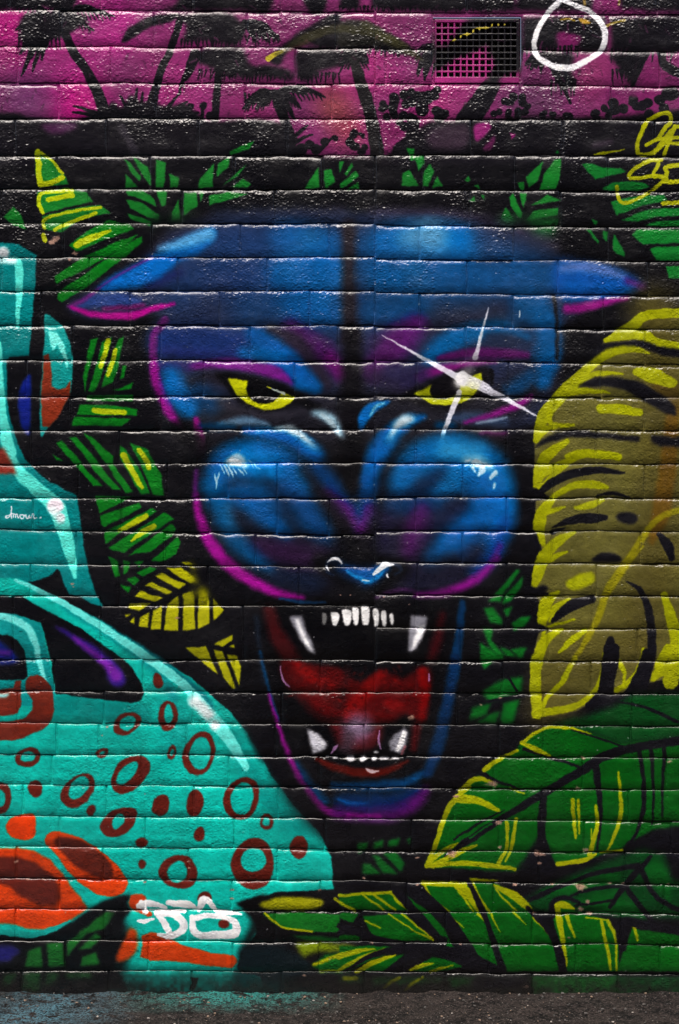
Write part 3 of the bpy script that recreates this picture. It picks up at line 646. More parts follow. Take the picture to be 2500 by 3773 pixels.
# teeth
fill('m', [(323, 470), (402, 468), (432, 560), (472, 640), (492, 722), (440, 692), (380, 602), (342, 520)], (132, 132, 140), 2.4)
fill('m', [(360, 490), (385, 488), (410, 560), (450, 640), (482, 712), (430, 662), (385, 580)], (252, 252, 255), 2)
fill('m', [(1104, 464), (1206, 474), (1196, 560), (1140, 682), (1100, 704), (1084, 692), (1094, 560)], (140, 140, 148), 2)
fill('m', [(1142, 540), (1196, 522), (1192, 570), (1132, 678), (1106, 690)], (252, 252, 255), 2)
for cx, cy, w, h, b in ((545, 490, 34, 74, 96), (612, 488, 54, 88, 222), (688, 480, 64, 102, 230), (745, 472, 50, 114, 238), (808, 466, 60, 126, 240), (876, 482, 44, 112, 234), (929, 488, 40, 100, 240), (980, 492, 28, 74, 230)):
    fill('m', [(cx - w * .45, cy - h * .4), (cx, cy - h * .52), (cx + w * .45, cy - h * .4), (cx + w * .5, cy + h * .1), (cx + w * .3, cy + h * .48), (cx, cy + h * .5), (cx - w * .2, cy + h * .4)], (min(b + 16, 255),) * 3, 1.6, True)
# jaw
stroke('n', [(130, 0), (160, 130), (195, 260), (250, 440)], [18, 20, 18, 20], (22, 62, 106), 4, .85)
stroke('n', [(370, 720), (430, 840), (540, 960)], [30, 60, 60], (14, 60, 112), 12, .85)
stroke('n', [(640, 955), (820, 965), (1000, 955), (1140, 890)], [70, 110, 110, 70], (10, 36, 80), 16, .95)
stroke('n', [(600, 860), (850, 862), (1050, 846), (1190, 775)], [30, 50, 56, 30], (12, 74, 136), 9, .9)
stroke('n', [(640, 950), (720, 975), (820, 975)], [14, 26, 14], (20, 92, 168), 6, .8)
stroke('n', [(190, 270), (255, 490), (320, 670), (395, 830), (480, 945), (570, 1030), (700, 1056)], [10, 20, 34, 40, 40, 44, 40], (146, 22, 138), 6, .95)
stroke('n', [(620, 1040), (800, 1058), (940, 1052), (1050, 1020), (1150, 950), (1200, 890)], [60, 64, 80, 90, 80, 40], (92, 24, 112), 14, .85)
stroke('n', [(640, 1000), (850, 1010), (1050, 980)], [40, 60, 50], (40, 26, 92), 16, .7)
stroke('n', [(700, 1054), (900, 1058)], 24, (160, 24, 150), 6, .8)
stroke('m', [(1432, 380), (1415, 560), (1395, 700), (1380, 860)], [36, 50, 56, 56], (13, 48, 90), 6, .9)
stroke('n', [(1385, 40), (1345, 300), (1310, 450), (1270, 620), (1210, 780)], [56, 70, 76, 80, 60], (11, 42, 84), 9, .92)

# ---- 5. the turquoise creature on the left --------------------------------------------------------------------------
fill('d', [(0, 545), (42, 565), (85, 590), (81, 650), (73, 750), (66, 822), (22, 825), (15, 832), (16, 925), (25, 975), (42, 1030), (58, 1062), (80, 1086), (112, 1112), (150, 1132), (176, 1143),
           (187, 1220), (198, 1290), (210, 1335), (221, 1374), (238, 1403), (210, 1395), (186, 1380), (160, 1373), (146, 1350), (138, 1322), (132, 1315), (116, 1330), (76, 1345), (50, 1346), (0, 1330)], (4, 126, 128), 1.2)
stroke('C', [(60, 200), (84, 225), (86, 330), (78, 510)], [30, 40, 34, 12], CYAN, 2)
stroke('C', [(12, 168)], 56, (240, 246, 250), 6)
stroke('C', [(0, 190), (60, 205)], 36, (210, 240, 240), 5, .9)
stroke('C', [(-8, 590), (-4, 800), (14, 950), (50, 1090)], [30, 40, 44, 46], CYAN, 2.4)
stroke('E', [(20, 20), (45, 110), (85, 180), (160, 250), (250, 330)], [46, 48, 54, 64, 74], CYAN, 3)
fill('E', [(0, 60), (20, 72), (50, 130), (78, 195), (0, 178)], (122, 46, 36), 3)
fill('E', [(0, 240), (20, 230), (0, 260)], (20, 160, 150), 3)
stroke('E', [(262, 350), (300, 470), (328, 590), (347, 670)], [80, 66, 44, 12], CYAN, 2.4)
stroke('E', [(253, 336)], 74, (246, 238, 246), 5)
stroke('E', [(278, 391)], 36, (246, 238, 246), 3)
stroke('E', [(240, 360), (275, 400)], 40, (226, 240, 242), 6, .8)
stroke('E', [(0, 300), (200, 300)], 14, (40, 170, 165), 4, .5)
fill('C', [(205, 455), (250, 475), (300, 530), (330, 620), (336, 720), (320, 822), (270, 912), (215, 987), (190, 1018), (184, 900), (194, 700), (204, 560)], (20, 150, 146), 1.3, True)
fill('C', [(200, 642), (224, 634), (235, 700), (240, 782), (265, 802), (300, 792), (327, 758), (320, 834), (270, 922), (224, 977), (194, 970), (189, 850)], (134, 54, 36), 1.2)
fill('C', [(224, 528), (262, 540), (297, 590), (314, 660), (311, 715), (292, 650), (266, 594), (245, 622), (232, 590)], (140, 236, 224), 1.6)
fill('C', [(132, 728), (92, 790), (84, 870), (94, 960), (132, 1014), (141, 900), (141, 790)], (34, 38, 124), 2.4, True)
# sweep and body
fill('d', [(0, 1322), (45, 1338), (110, 1370), (165, 1400), (225, 1430), (300, 1478), (370, 1525), (430, 1560), (475, 1595), (530, 1645), (568, 1688), (592, 1728), (625, 1790), (690, 1876), (740, 1925),
           (764, 1980), (770, 2055), (640, 2062), (560, 2084), (590, 2120), (592, 2160), (555, 2200), (548, 2236), (560, 2250), (600, 2256), (610, 2282), (560, 2290), (250, 2290), (150, 2180), (-10, 2160)], (16, 180, 165), 1.3)
for q, w, s, a in (([(600, 1690), (640, 1770), (700, 1860), (752, 1920)], [10, 40, 60, 40], 24, .95), ([(560, 1670), (610, 1740)], [10, 40], 10, .9)):
    stroke('d', q, w, BLACK, s, a)
stroke('d', [(540, 1700), (570, 1770), (630, 1860), (700, 1930)], [40, 50, 50, 30], (10, 130, 126), 26, .7)
stroke('d', [(140, 1630), (240, 1638), (330, 1648)], [60, 56, 40], (8, 128, 124), 18, .8)
stroke('d', [(380, 1600), (410, 1680), (380, 1740)], [40, 70, 30], (14, 150, 144), 22, .6)
stroke('d', [(250, 2268), (420, 2272), (560, 2268)], [40, 44, 40], (18, 104, 98), 9, .75)
stroke('d', [(0, 1790), (500, 1830)], 60, (30, 194, 178), 40, .4)
stroke('l', [(150, 170), (330, 265), (560, 385), (820, 545), (1050, 700), (1240, 860), (1330, 958)], [6, 22, 34, 46, 60, 76, 80], (6, 112, 120), 5, .9)
stroke('l', [(400, 330), (600, 440), (800, 570), (950, 690), (1060, 800), (1110, 900)], [20, 44, 50, 56, 60, 60], (12, 138, 140), 8, .85)
stroke('l', [(95, 150), (210, 200), (330, 258), (470, 338), (700, 482), (930, 640), (1150, 800), (1290, 950)], [18, 30, 40, 42, 48, 56, 60, 66], (124, 230, 222), 2)
stroke('G', [(890, 230), (970, 310), (1060, 420), (1135, 545)], [60, 64, 56, 34], (124, 232, 222), 2.4)
stroke('G', [(900, 240), (960, 300)], 56, (236, 244, 246), 9, .95)
stroke('G', [(990, 350)], 44, (240, 246, 248), 8, .95)
fill('l', [(140, 258), (280, 340), (420, 412), (520, 462), (640, 556), (780, 652), (850, 720), (900, 800), (922, 870), (905, 926), (840, 942), (700, 926), (500, 902), (352, 878), (330, 700),
           (300, 560), (262, 430), (130, 380), (0, 345), (0, 252)], (12, 11, 15), 1.4)
fill('l', [(0, 345), (100, 370), (262, 430), (292, 560), (322, 720), (350, 870), (352, 900), (340, 958), (0, 958), (0, 780), (150, 795), (176, 778), (170, 690), (155, 600), (110, 540), (50, 505), (0, 492)], (12, 142, 142), 1.4)
fill('l', [(0, 492), (50, 505), (110, 540), (155, 600), (170, 690), (176, 778), (150, 795), (0, 780)], (10, 9, 13), 1.4)
stroke('l', [(-10, 380), (90, 405), (175, 460), (225, 560), (248, 670), (285, 800), (300, 840)], [44, 50, 52, 46, 34, 22, 8], (134, 232, 226), 3)
fill('l', [(-20, 540), (60, 590), (105, 640), (122, 668), (60, 686), (-20, 678)], (36, 38, 116), 4, True)
stroke('l', [(0, 580), (50, 620)], [40, 30], (92, 44, 148), 8, .9)
fill('l', [(345, 443), (420, 474), (500, 520), (600, 570), (680, 630), (742, 690), (792, 760), (804, 805), (780, 838), (730, 838), (690, 790), (668, 700), (620, 672), (560, 622), (470, 540), (400, 490)], (56, 36, 128), 3, True)
stroke('l', [(470, 520), (580, 610), (680, 690), (740, 770)], [16, 36, 50, 70], (116, 44, 158), 8, .9)
fill('G', [(70, 148), (97, 146), (97, 260), (80, 300), (0, 342), (0, 208), (60, 182)], (112, 44, 34), 1.3)
fill('G', [(0, 208), (50, 205), (30, 222), (0, 225)], (150, 206, 206), 2)
fill('G', [(120, 150), (140, 125), (180, 120), (216, 150), (241, 200), (246, 290), (222, 350), (150, 390), (60, 420), (0, 432), (0, 358), (60, 330), (130, 300), (150, 240), (122, 200)], (108, 42, 32), 1.3, True)
fill('d', [(-300, 1690), (0, 1690), (0, 1800), (-300, 1800)], TEAL, 3)
RING = ((730, 145, 23, 38, -10), (775, 310, 44, 72, 0, 777, 302, 20, 43, 0), (585, 345, 68, 50, -35, 588, 343, 42, 31, -30), (920, 483, 72, 105, 12, 923, 483, 50, 74, 12),
        (128, 500, 58, 46, -10, 128, 497, 34, 25, -10), (470, 480, 33, 22, -30, 472, 480, 15, 8, -30), (792, 478, 20, 34, 15, 793, 478, 9, 15, 15), (600, 578, 106, 70, -42, 586, 574, 64, 31, -48),
        (358, 655, 94, 64, -50, 362, 640, 62, 37, -50), (162, 645, 33, 38, 0), (-2, 690, 57, 72, 0, -5, 690, 28, 41, 0), (420, 745, 20, 26, 20), (547, 800, 92, 60, -35, 545, 797, 40, 24, -60),
        (742, 722, 38, 52, 25), (900, 712, 38, 66, 8), (1115, 690, 80, 102, 15, 1118, 690, 52, 74, 15), (1230, 798, 32, 37, 0, 1228, 798, 17, 20, 0), (922, 855, 26, 34, 15), (1380, 915, 42, 53, 0),
        (655, 895, 28, 26, 0), (654, 994, 17, 24, 20), (825, 1030, 88, 80, 10, 820, 1030, 45, 50, 0), (1168, 992, 102, 116, 10, 1170, 975, 58, 55, -10), (945, 1150, 32, 30, 0))
for r in RING:
    oval('G', *r[:5], RUST, 1.2)
    if len(r) > 5:
        oval('G', *r[5:10], (14, 178, 164), 1.1)
fill('G', [(95, 766), (150, 763), (166, 790), (161, 850), (140, 876), (90, 882), (45, 862), (27, 825), (45, 785)], ORANGE, 1.4, True)
fill('G', [(208, 872), (240, 844), (300, 848), (380, 880), (460, 930), (530, 990), (572, 1040), (587, 1090), (562, 1132), (510, 1147), (440, 1130), (370, 1080), (310, 1020), (260, 950), (215, 905)], (208, 68, 20), 1.6, True)
fill('G', [(250, 885), (300, 868), (390, 895), (472, 950), (512, 1000), (522, 1050), (470, 1062), (400, 1034), (330, 987), (280, 932)], (88, 34, 26), 2.2, True)
fill('d', [(-150, 1940), (0, 1964), (40, 1959), (78, 1966), (116, 1986), (146, 2020), (166, 2050), (190, 2082), (202, 2098), (188, 2110), (165, 2124), (140, 2138), (100, 2147), (60, 2145), (30, 2136), (0, 2121), (-150, 2090)], (206, 66, 20), 1.8)
fill('d', [(-150, 1962), (0, 1980), (40, 1980), (80, 1992), (120, 2020), (136, 2042), (141, 2075), (126, 2094), (90, 2092), (50, 2074), (16, 2046), (0, 2026), (-150, 2010)], (88, 34, 28), 3)
# black sweep with leaves under the creature
fill('I', [(0, 560), (60, 590), (130, 600), (230, 575), (330, 525), (400, 475), (480, 430), (560, 404), (612, 400), (590, 440), (604, 480), (570, 520), (560, 600), (600, 560), (560, 640), (535, 700), (530, 742), (560, 770), (600, 850), (0, 850)], (12, 11, 14), 3)
stroke('I', [(0, 555), (60, 578), (130, 590), (230, 566), (320, 522)], [26, 28, 28, 24, 8], (24, 160, 150), 1.6)
cells('I', (30, 92, 38), [[(440, 520), (492, 480), (532, 485), (482, 560), (400, 582), (350, 642), (308, 692), (308, 622)], [(130, 662), (190, 640), (196, 742), (110, 738)], [(213, 630), (287, 620), (297, 732), (225, 738)],
                          [(380, 690), (442, 668), (462, 722), (370, 738)], [(360, 660), (440, 580), (470, 600), (420, 650)]], 2)
cells('I', (26, 74, 34), [[(110, 762), (190, 762), (180, 850), (100, 845)], [(20, 770), (80, 765), (50, 820), (5, 830)], [(220, 765), (270, 760), (260, 800), (200, 835)], [(300, 765), (420, 762), (420, 790), (310, 790)]], 4, .9)
fill('I', [(0, 625), (60, 640), (92, 662), (40, 710), (0, 735)], (40, 38, 104), 4)
stroke('I', [(540, 500), (560, 620), (540, 740)], [60, 90, 80], (12, 11, 14), 16, .9)
fill('I', [(606, 405), (650, 400), (676, 420), (664, 460), (702, 488), (690, 506), (650, 490), (598, 458)], (196, 66, 30), 1.6, True)
fill('I', [(602, 556), (632, 575), (632, 650), (600, 692), (535, 708), (560, 640), (580, 600)], (190, 66, 22), 3, True)
fill('I', [(655, 590), (700, 572), (740, 590), (860, 640), (960, 668), (1080, 684), (1097, 715), (1075, 742), (1000, 737), (850, 712), (700, 707), (648, 692), (654, 640)], (198, 66, 22), 1.6)
for q, w in (([(640, 455), (690, 440), (765, 462)], [28, 34, 14]), ([(650, 440), (670, 480)], 30), ([(636, 520), (668, 524), (708, 516)], [14, 22, 10]), ([(722, 490), (755, 530), (790, 592)], [24, 34, 24]),
             ([(722, 488), (800, 492), (842, 530), (835, 570), (780, 592), (730, 588)], [26, 34, 36, 40, 30, 14]), ([(775, 440), (860, 448), (910, 466)], [26, 38, 16]), ([(918, 475), (935, 430), (958, 430), (992, 470)], [20, 40, 34, 20]),
             ([(885, 505), (892, 560), (925, 590), (1010, 588), (1080, 580), (1088, 540), (1050, 512), (970, 498), (890, 510)], [26, 36, 34, 40, 40, 34, 30, 28, 26]), ([(1000, 478), (1050, 484), (1112, 492)], [20, 22, 12]), ([(690, 470), (850, 480)], [8, 22])):
    stroke('I', q, w, (252, 252, 255), 1.4)
oval('I', 1035, 540, 28, 18, 10, (100, 36, 30), 1.2)
stroke('I', [(1150, 480), (1180, 540), (1120, 660), (1110, 740)], [30, 50, 30, 10], (12, 11, 14), 12, .9)
fill('I', [(1110, 640), (1280, 640), (1440, 700), (1440, 760), (1300, 800), (1290, 850), (1100, 850), (1060, 840), (1080, 760)], (12, 26, 32), 8, False, .75)
fill('I', [(530, 790), (640, 850), (1300, 856), (1300, 800), (1100, 830), (880, 850), (700, 835)], (16, 40, 42), 6, False, .75)
fill('I', [(880, 785), (915, 785), (910, 800), (900, 840), (870, 840), (885, 812)], (14, 14, 16), 1.5)
stroke('a', [(72, 350), (66, 366), (92, 376), (122, 350), (138, 290), (148, 226), (140, 290), (142, 390)], 16, (232, 230, 238), .9)
for q in ([(74, 345), (110, 345), (165, 318)], [(165, 372), (170, 336), (190, 332), (194, 372)], [(194, 360), (206, 334), (222, 334), (226, 372), (248, 362)], [(285, 330), (256, 345), (258, 374), (290, 376), (302, 348), (284, 332), (318, 336)],
          [(330, 330), (328, 366), (350, 376), (370, 332), (372, 368), (396, 370)], [(398, 372), (412, 322), (438, 328), (428, 364), (440, 376), (464, 372)]):
    stroke('a', q, 16, (232, 230, 238), .9)
stroke('a', [(515, 370)], 22, (236, 234, 242), .9)
for q in ([(210, 270), (270, 440), (400, 370)], [(320, 200), (420, 280), (490, 450)], [(440, 400), (500, 270), (490, 450)], [(215, 275), (300, 250), (350, 290)]):
    stroke('a', q, 5, (6, 70, 78), .8, .8, False)
fill('a', [(330, 300), (380, 268), (400, 330)], (10, 84, 92), 2, False, .7)

# ---- 6. the pale banana leaf on the right -------------------------------------------------------------------------------------
PL = [P('D', [(1568, 420), (1450, 430), (1370, 474), (1300, 516), (1224, 578), (1150, 680), (1060, 775), (1000, 835), (950, 880), (920, 930), (904, 1045)]),
      P('F', [(895, 190), (910, 290), (902, 460), (930, 525), (893, 670), (898, 722), (924, 790), (930, 890), (900, 1000), (882, 1100)]),
      P('H', [(883, 200), (888, 320), (1000, 308), (1100, 285), (1160, 250), (1215, 215), (1300, 212), (1350, 180), (1430, 156), (1500, 142), (1568, 92)])]
fill('', np.concatenate(PL), OLIVE, 1.6)
for q, w, c, s, a in (([(1510, 720), (1530, 900), (1520, 1200), (1480, 1500)], 110, OLIVE2, 50, .9), ([(1380, 1500), (1300, 1560), (1270, 1640)], 120, OLIVE2, 40, .6), ([(1555, 950), (1540, 1100), (1525, 1190), (1505, 1250)], [30, 40, 40, 14], (104, 68, 16), 8, .65),
                      ([(1528, 900), (1568, 1000)], 50, (82, 60, 20), 14, .6)):
    stroke('d', q, w, c, s, a)
for fr, q, w in (('D', [(1568, 440), (1450, 452), (1360, 500), (1290, 542), (1232, 574)], [40, 46, 50, 44, 16]), ('D', [(1232, 572), (1310, 548), (1410, 552), (1500, 590), (1568, 626)], [24, 44, 50, 40, 24]),
                 ('D', [(1160, 690), (1240, 628), (1340, 608), (1430, 632)], [40, 50, 44, 10]), ('D', [(1180, 665), (1085, 765), (1010, 840), (950, 905), (922, 980), (912, 1030)], [40, 56, 60, 56, 44, 30]),
                 ('D', [(1080, 795), (1180, 728), (1310, 726)], [20, 26, 8]), ('D', [(1015, 835), (1120, 806), (1250, 814)], [24, 30, 8]), ('D', [(1375, 715), (1450, 735), (1535, 768)], [40, 70, 50]), ('D', [(1205, 888), (1300, 892), (1388, 905)], [40, 48, 34]),
                 ('D', [(1030, 850), (980, 900), (970, 945), (1000, 966), (1082, 962)], [24, 30, 24, 22, 14]), ('D', [(910, 1035), (950, 985), (1000, 975)], [30, 34, 16]),
                 ('F', [(1050, 40), (960, 105), (920, 190), (912, 270)], [24, 54, 56, 30]), ('F', [(1050, 110), (1110, 96), (1200, 98), (1290, 112)], [20, 36, 38, 34]), ('F', [(940, 190), (1050, 130), (1130, 110)], [40, 30, 12]), ('F', [(930, 250), (1040, 150), (1080, 130)], [18, 26, 10]),
                 ('F', [(990, 290), (1090, 240), (1180, 240), (1235, 252)], [24, 34, 36, 22]), ('F', [(990, 295), (935, 370), (922, 450), (940, 515)], [24, 54, 50, 24]), ('F', [(950, 370), (1040, 340)], [30, 10]), ('F', [(1090, 345), (1150, 335), (1215, 310)], [16, 36, 20]),
                 ('F', [(1085, 462), (1010, 500), (945, 570), (920, 640), (900, 705)], [14, 44, 54, 54, 26]), ('F', [(950, 600), (1000, 570), (1050, 548)], [30, 26, 10]), ('F', [(1010, 735), (950, 790), (935, 880)], [16, 56, 40]), ('F', [(950, 860), (1000, 800), (1060, 770)], [22, 26, 14]),
                 ('F', [(970, 870), (1010, 820), (1080, 780)], [14, 18, 8]), ('F', [(1030, 905), (950, 960), (915, 1050), (900, 1180)], [14, 46, 50, 46]), ('H', [(905, 40), (905, 180), (915, 300)], [46, 50, 46]), ('F', [(1085, 865), (960, 900), (940, 940)], [10, 14, 20]),
                 ('H', [(905, 300), (1000, 284), (1100, 258), (1175, 195), (1214, 110), (1220, 20)], [40, 34, 28, 24, 22, 10]), ('H', [(930, 290), (960, 220), (1030, 150), (1080, 60)], [30, 20, 26, 12]), ('F', [(1015, 1010), (1070, 960), (1135, 915)], [16, 28, 22]), ('F', [(1030, 1130), (1090, 1040)], [14, 22]),
                 ('H', [(1280, 190), (1350, 140), (1390, 60), (1405, 0)], [24, 24, 18, 14]), ('H', [(1290, 60), (1318, 110), (1310, 170)], [30, 16, 12]), ('H', [(1450, 140), (1520, 90), (1568, 50)], [24, 60, 60]), ('H', [(1460, 130), (1480, 60), (1520, 0)], [20, 40, 50]), ('F', [(1500, 750), (1530, 850), (1560, 980), (1530, 1150)], [30, 50, 60, 70])):
    stroke(fr, q, w, LIME2, 2, .95)
fill('F', [(1048, 690), (1100, 660), (1166, 643), (1174, 692), (1080, 728)], LIME2, 2.4, True)
for q, w in (([(1420, 440), (1330, 590), (1240, 720), (1190, 860), (1120, 990), (1060, 1080)], [16, 30, 34, 30, 26, 10]), ([(1400, 520), (1300, 660), (1220, 780)], [10, 16, 10]), ([(1568, 290), (1500, 380), (1400, 500)], [16, 30, 16])):
    stroke('F', q, w, (146, 140, 16), 3, .75)
BK = (17, 16, 22)
fill('D', [(1200, 590), (1300, 576), (1400, 572), (1480, 600), (1568, 642), (1568, 694), (1480, 640), (1400, 606), (1310, 594), (1235, 612), (1130, 690), (1150, 660)], BK, 2)
fill('D', [(1095, 788), (1180, 745), (1280, 742), (1400, 768), (1500, 828), (1552, 880), (1558, 922), (1510, 915), (1420, 862), (1320, 802), (1250, 785), (1150, 790)], BK, 2.4)
fill('D', [(900, 1078), (930, 1040), (1000, 1000), (1090, 984), (1200, 998), (1392, 1018), (1384, 1042), (1200, 1024), (1060, 1022), (960, 1048)], BK, 2.4)
fill('D', [(1436, 1010), (1568, 1042), (1568, 1084), (1480, 1062), (1440, 1040)], BK, 3)
for q, w in (([(912, 290), (980, 232), (1080, 188), (1200, 172), (1312, 186)], [24, 40, 40, 34, 10]), ([(985, 435), (1060, 405), (1150, 394), (1228, 394)], [10, 34, 46, 26]), ([(1474, 470), (1515, 520), (1536, 578)], [24, 46, 30]),
             ([(988, 868), (1060, 805), (1165, 768)], [24, 52, 36]), ([(1325, 688), (1390, 730), (1428, 830), (1443, 950), (1432, 1060), (1400, 1180), (1370, 1250)], [8, 26, 36, 40, 44, 44, 40]), ([(1220, 1260), (1235, 1160), (1245, 1050), (1250, 960)], [90, 70, 64, 40]),
             ([(1190, 290), (1260, 280), (1340, 300)], [8, 16, 8]), ([(985, 460), (1040, 440)], [26, 8])):
    stroke('F', q, w, BK, 2)
oval('F', 1330, 394, 52, 28, 8, BK, 2)
fill('F', [(1172, 596), (1190, 562), (1240, 553), (1290, 568), (1298, 596)], BK, 2, True)
oval('F', 938, 720, 24, 18, 0, BK, 2)
for q in ([(902, 285), (960, 300)], [(880, 470), (925, 540)], [(880, 735), (960, 745)], [(890, 900), (960, 905)]):
    stroke('F', q, [60, 12], BK, 3)
stroke('H', [(1262, 0), (1250, 110), (1215, 200), (1150, 262)], [60, 60, 50, 30], BK, 2)
stroke('H', [(1420, 20), (1380, 130), (1330, 205), (1260, 232)], [44, 44, 36, 20], BK, 2)

# ---- 7. green leaves at the right and along the foot of the wall ------------------------------------------------------------
cells('F', (20, 104, 36), [[(820, 628), (834, 640), (762, 742), (740, 783), (683, 783), (742, 720)], [(852, 658), (846, 702), (790, 783), (748, 793), (760, 760)], [(663, 810), (712, 808), (753, 870), (746, 888), (700, 883)],
                           [(753, 815), (804, 804), (770, 853)], [(798, 880), (840, 853), (888, 850), (850, 898), (808, 918)], [(658, 900), (712, 905), (704, 960), (764, 1030), (740, 1044), (690, 982)],
                           [(648, 968), (700, 1000), (764, 1042), (720, 1053), (670, 1094), (652, 1060)], [(788, 1000), (864, 990), (848, 1042), (828, 1042)], [(740, 985), (790, 1010), (820, 1040), (770, 1035)]], 2)
cells('H', (18, 100, 34), [[(663, 192), (740, 150), (842, 124), (842, 197), (700, 243), (668, 212)], [(618, 270), (702, 248), (680, 302), (598, 332)], [(700, 300), (743, 288), (722, 343), (628, 343)], [(760, 250), (833, 230), (802, 343), (743, 343)]], 3)
stroke('H', [(780, 130), (820, 190)], 12, BK, 1.5)
stroke('H', [(690, 240), (850, 215)], 14, BK, 2)
fill('H', [(960, 350), (1150, 310), (1280, 262), (1350, 212), (1568, 196), (1568, 372), (1400, 425), (1300, 445), (1180, 392), (1060, 362)], (10, 66, 24), 7)
stroke('H', [(1290, 243), (1420, 272), (1560, 336)], [8, 16, 18], BK, 2)
fill('H', [(393, 1008), (430, 920), (470, 800), (500, 730), (560, 660), (620, 598), (670, 560), (740, 500), (815, 472), (838, 430), (950, 364), (1060, 364), (1180, 395), (1300, 440), (1400, 425), (1568, 378), (1568, 790), (1450, 835),
           (1340, 892), (1300, 932), (1180, 960), (1000, 996), (920, 975), (800, 1030), (600, 1016)], (9, 82, 20), 2)
fill('H', [(960, 900), (1000, 1000), (870, 1010), (800, 1032), (860, 960), (920, 860)], BK, 4)
for q, w in (([(1568, 380), (1300, 470), (1100, 572), (900, 692), (750, 782), (600, 880), (490, 955)], [40, 40, 40, 36, 30, 34, 16]), ([(945, 670), (935, 780), (935, 880), (965, 1010)], [30, 40, 40, 70]), ([(1182, 540), (1200, 680), (1206, 800), (1185, 950)], [36, 26, 14, 8]),
             ([(1380, 450), (1404, 600), (1402, 740), (1372, 850), (1330, 905)], [20, 20, 22, 16, 14]), ([(1438, 430), (1450, 650), (1444, 810)], [20, 14, 8]), ([(1502, 420), (1495, 600), (1490, 770)], [22, 14, 10]), ([(1070, 372), (1200, 412), (1330, 460)], 10),
             ([(850, 462), (980, 502), (1112, 546)], 14), ([(650, 573), (740, 615), (855, 655)], [24, 14, 8]), ([(530, 880), (650, 800), (760, 745)], [10, 12, 4])):
    stroke('H', q, w, BK, 1.6)
stroke('H', [(600, 872), (700, 805)], 8, (12, 80, 24), 1.5)
fill('H', [(1460, 850), (1568, 760), (1568, 1010), (1400, 960), (1300, 935), (1350, 895)], BK, 6)
LY = (158, 162, 10)
for q, w in (([(402, 1003), (440, 910), (480, 790), (520, 710), (600, 636)], [20, 22, 24, 26, 16]), ([(555, 655), (630, 598), (700, 612)], [20, 24, 14]), ([(668, 558), (740, 506), (820, 468)], [26, 18, 16]), ([(838, 432), (950, 366), (1060, 366), (1160, 390)], [16, 14, 12, 5]),
             ([(838, 432), (900, 460), (970, 492)], [16, 26, 12]), ([(545, 690), (640, 700), (732, 745)], [40, 34, 18]), ([(402, 1003), (560, 990), (700, 1000), (808, 1016)], [16, 26, 24, 16]), ([(410, 990), (480, 930), (545, 895)], [20, 24, 8]), ([(430, 1000), (560, 935), (630, 905)], [26, 24, 10]),
             ([(772, 800), (772, 910), (735, 990)], [18, 18, 20]), ([(815, 785), (798, 900), (768, 980)], [18, 18, 10]), ([(1076, 700), (1090, 870)], [22, 12]), ([(1104, 700), (1105, 850)], [16, 8]), ([(1184, 720), (1190, 820), (1155, 945)], [12, 20, 24]), ([(1005, 992), (1120, 978), (1185, 945)], [20, 22, 12]),
             ([(1288, 568), (1300, 690), (1290, 800), (1240, 930)], [10, 18, 20, 12]), ([(1205, 942), (1305, 930)], [8, 12]), ([(785, 645), (852, 668)], 8), ([(1165, 830), (1165, 920)], 6)):
    stroke('H', q, w, LY, 1.6, .95)
cells('H', (18, 88, 32), [[(83, 895), (132, 893), (126, 925), (88, 948)], [(158, 890), (207, 880), (201, 915), (153, 922)], [(228, 885), (283, 873), (271, 910), (226, 917)], [(110, 990), (140, 990), (194, 1042), (103, 1037)],
                          [(148, 950), (180, 955), (274, 1042), (200, 1037)], [(198, 945), (262, 938), (302, 990), (287, 1032)], [(310, 880), (328, 870), (322, 905)]], 2)
fill('J', [(850, 430), (1000, 345), (1200, 262), (1400, 190), (1500, 215), (1540, 330), (1568, 460), (1568, 520), (1300, 500), (1100, 480), (900, 480)], (9, 56, 22), 6)
cells('J', (12, 78, 26), [[(1080, 440), (1200, 382), (1302, 370), (1270, 432), (1200, 462)], [(1400, 290), (1470, 228), (1522, 300), (1532, 442), (1430, 332)], [(1160, 475), (1330, 400), (1432, 512), (1180, 484)], [(900, 400), (1080, 330), (1300, 290), (1290, 340), (1090, 400)]], 4)
# foot leaves
fill('I', [(1090, 440), (1200, 405), (1350, 392), (1568, 384), (1568, 700), (1480, 760), (1400, 690), (1280, 600), (1200, 580), (1160, 500)], (12, 11, 14), 2)
fill('I', [(1196, 452), (1260, 420), (1400, 412), (1492, 428), (1474, 460), (1390, 477), (1280, 472)], (160, 160, 20), 2, True)
fill('I', [(1210, 488), (1400, 485), (1568, 494), (1568, 574), (1440, 577), (1340, 562), (1270, 540)], (20, 98, 30), 1.6)
stroke('I', [(1220, 486), (1300, 548), (1440, 574)], 10, LY, 1.4)
fill('I', [(1340, 590), (1568, 600), (1568, 620), (1420, 615)], (16, 84, 30), 2)
fill('I', [(1360, 625), (1480, 622), (1640, 640), (1640, 660), (1450, 668), (1400, 690)], (110, 130, 16), 5)
fill('I', [(1440, 730), (1500, 680), (1620, 668), (1620, 760), (1480, 762)], (14, 92, 26), 3)
stroke('I', [(1450, 725), (1568, 680)], 18, LY, 3)
stroke('I', [(1480, 755), (1568, 752)], 10, LY, 3)
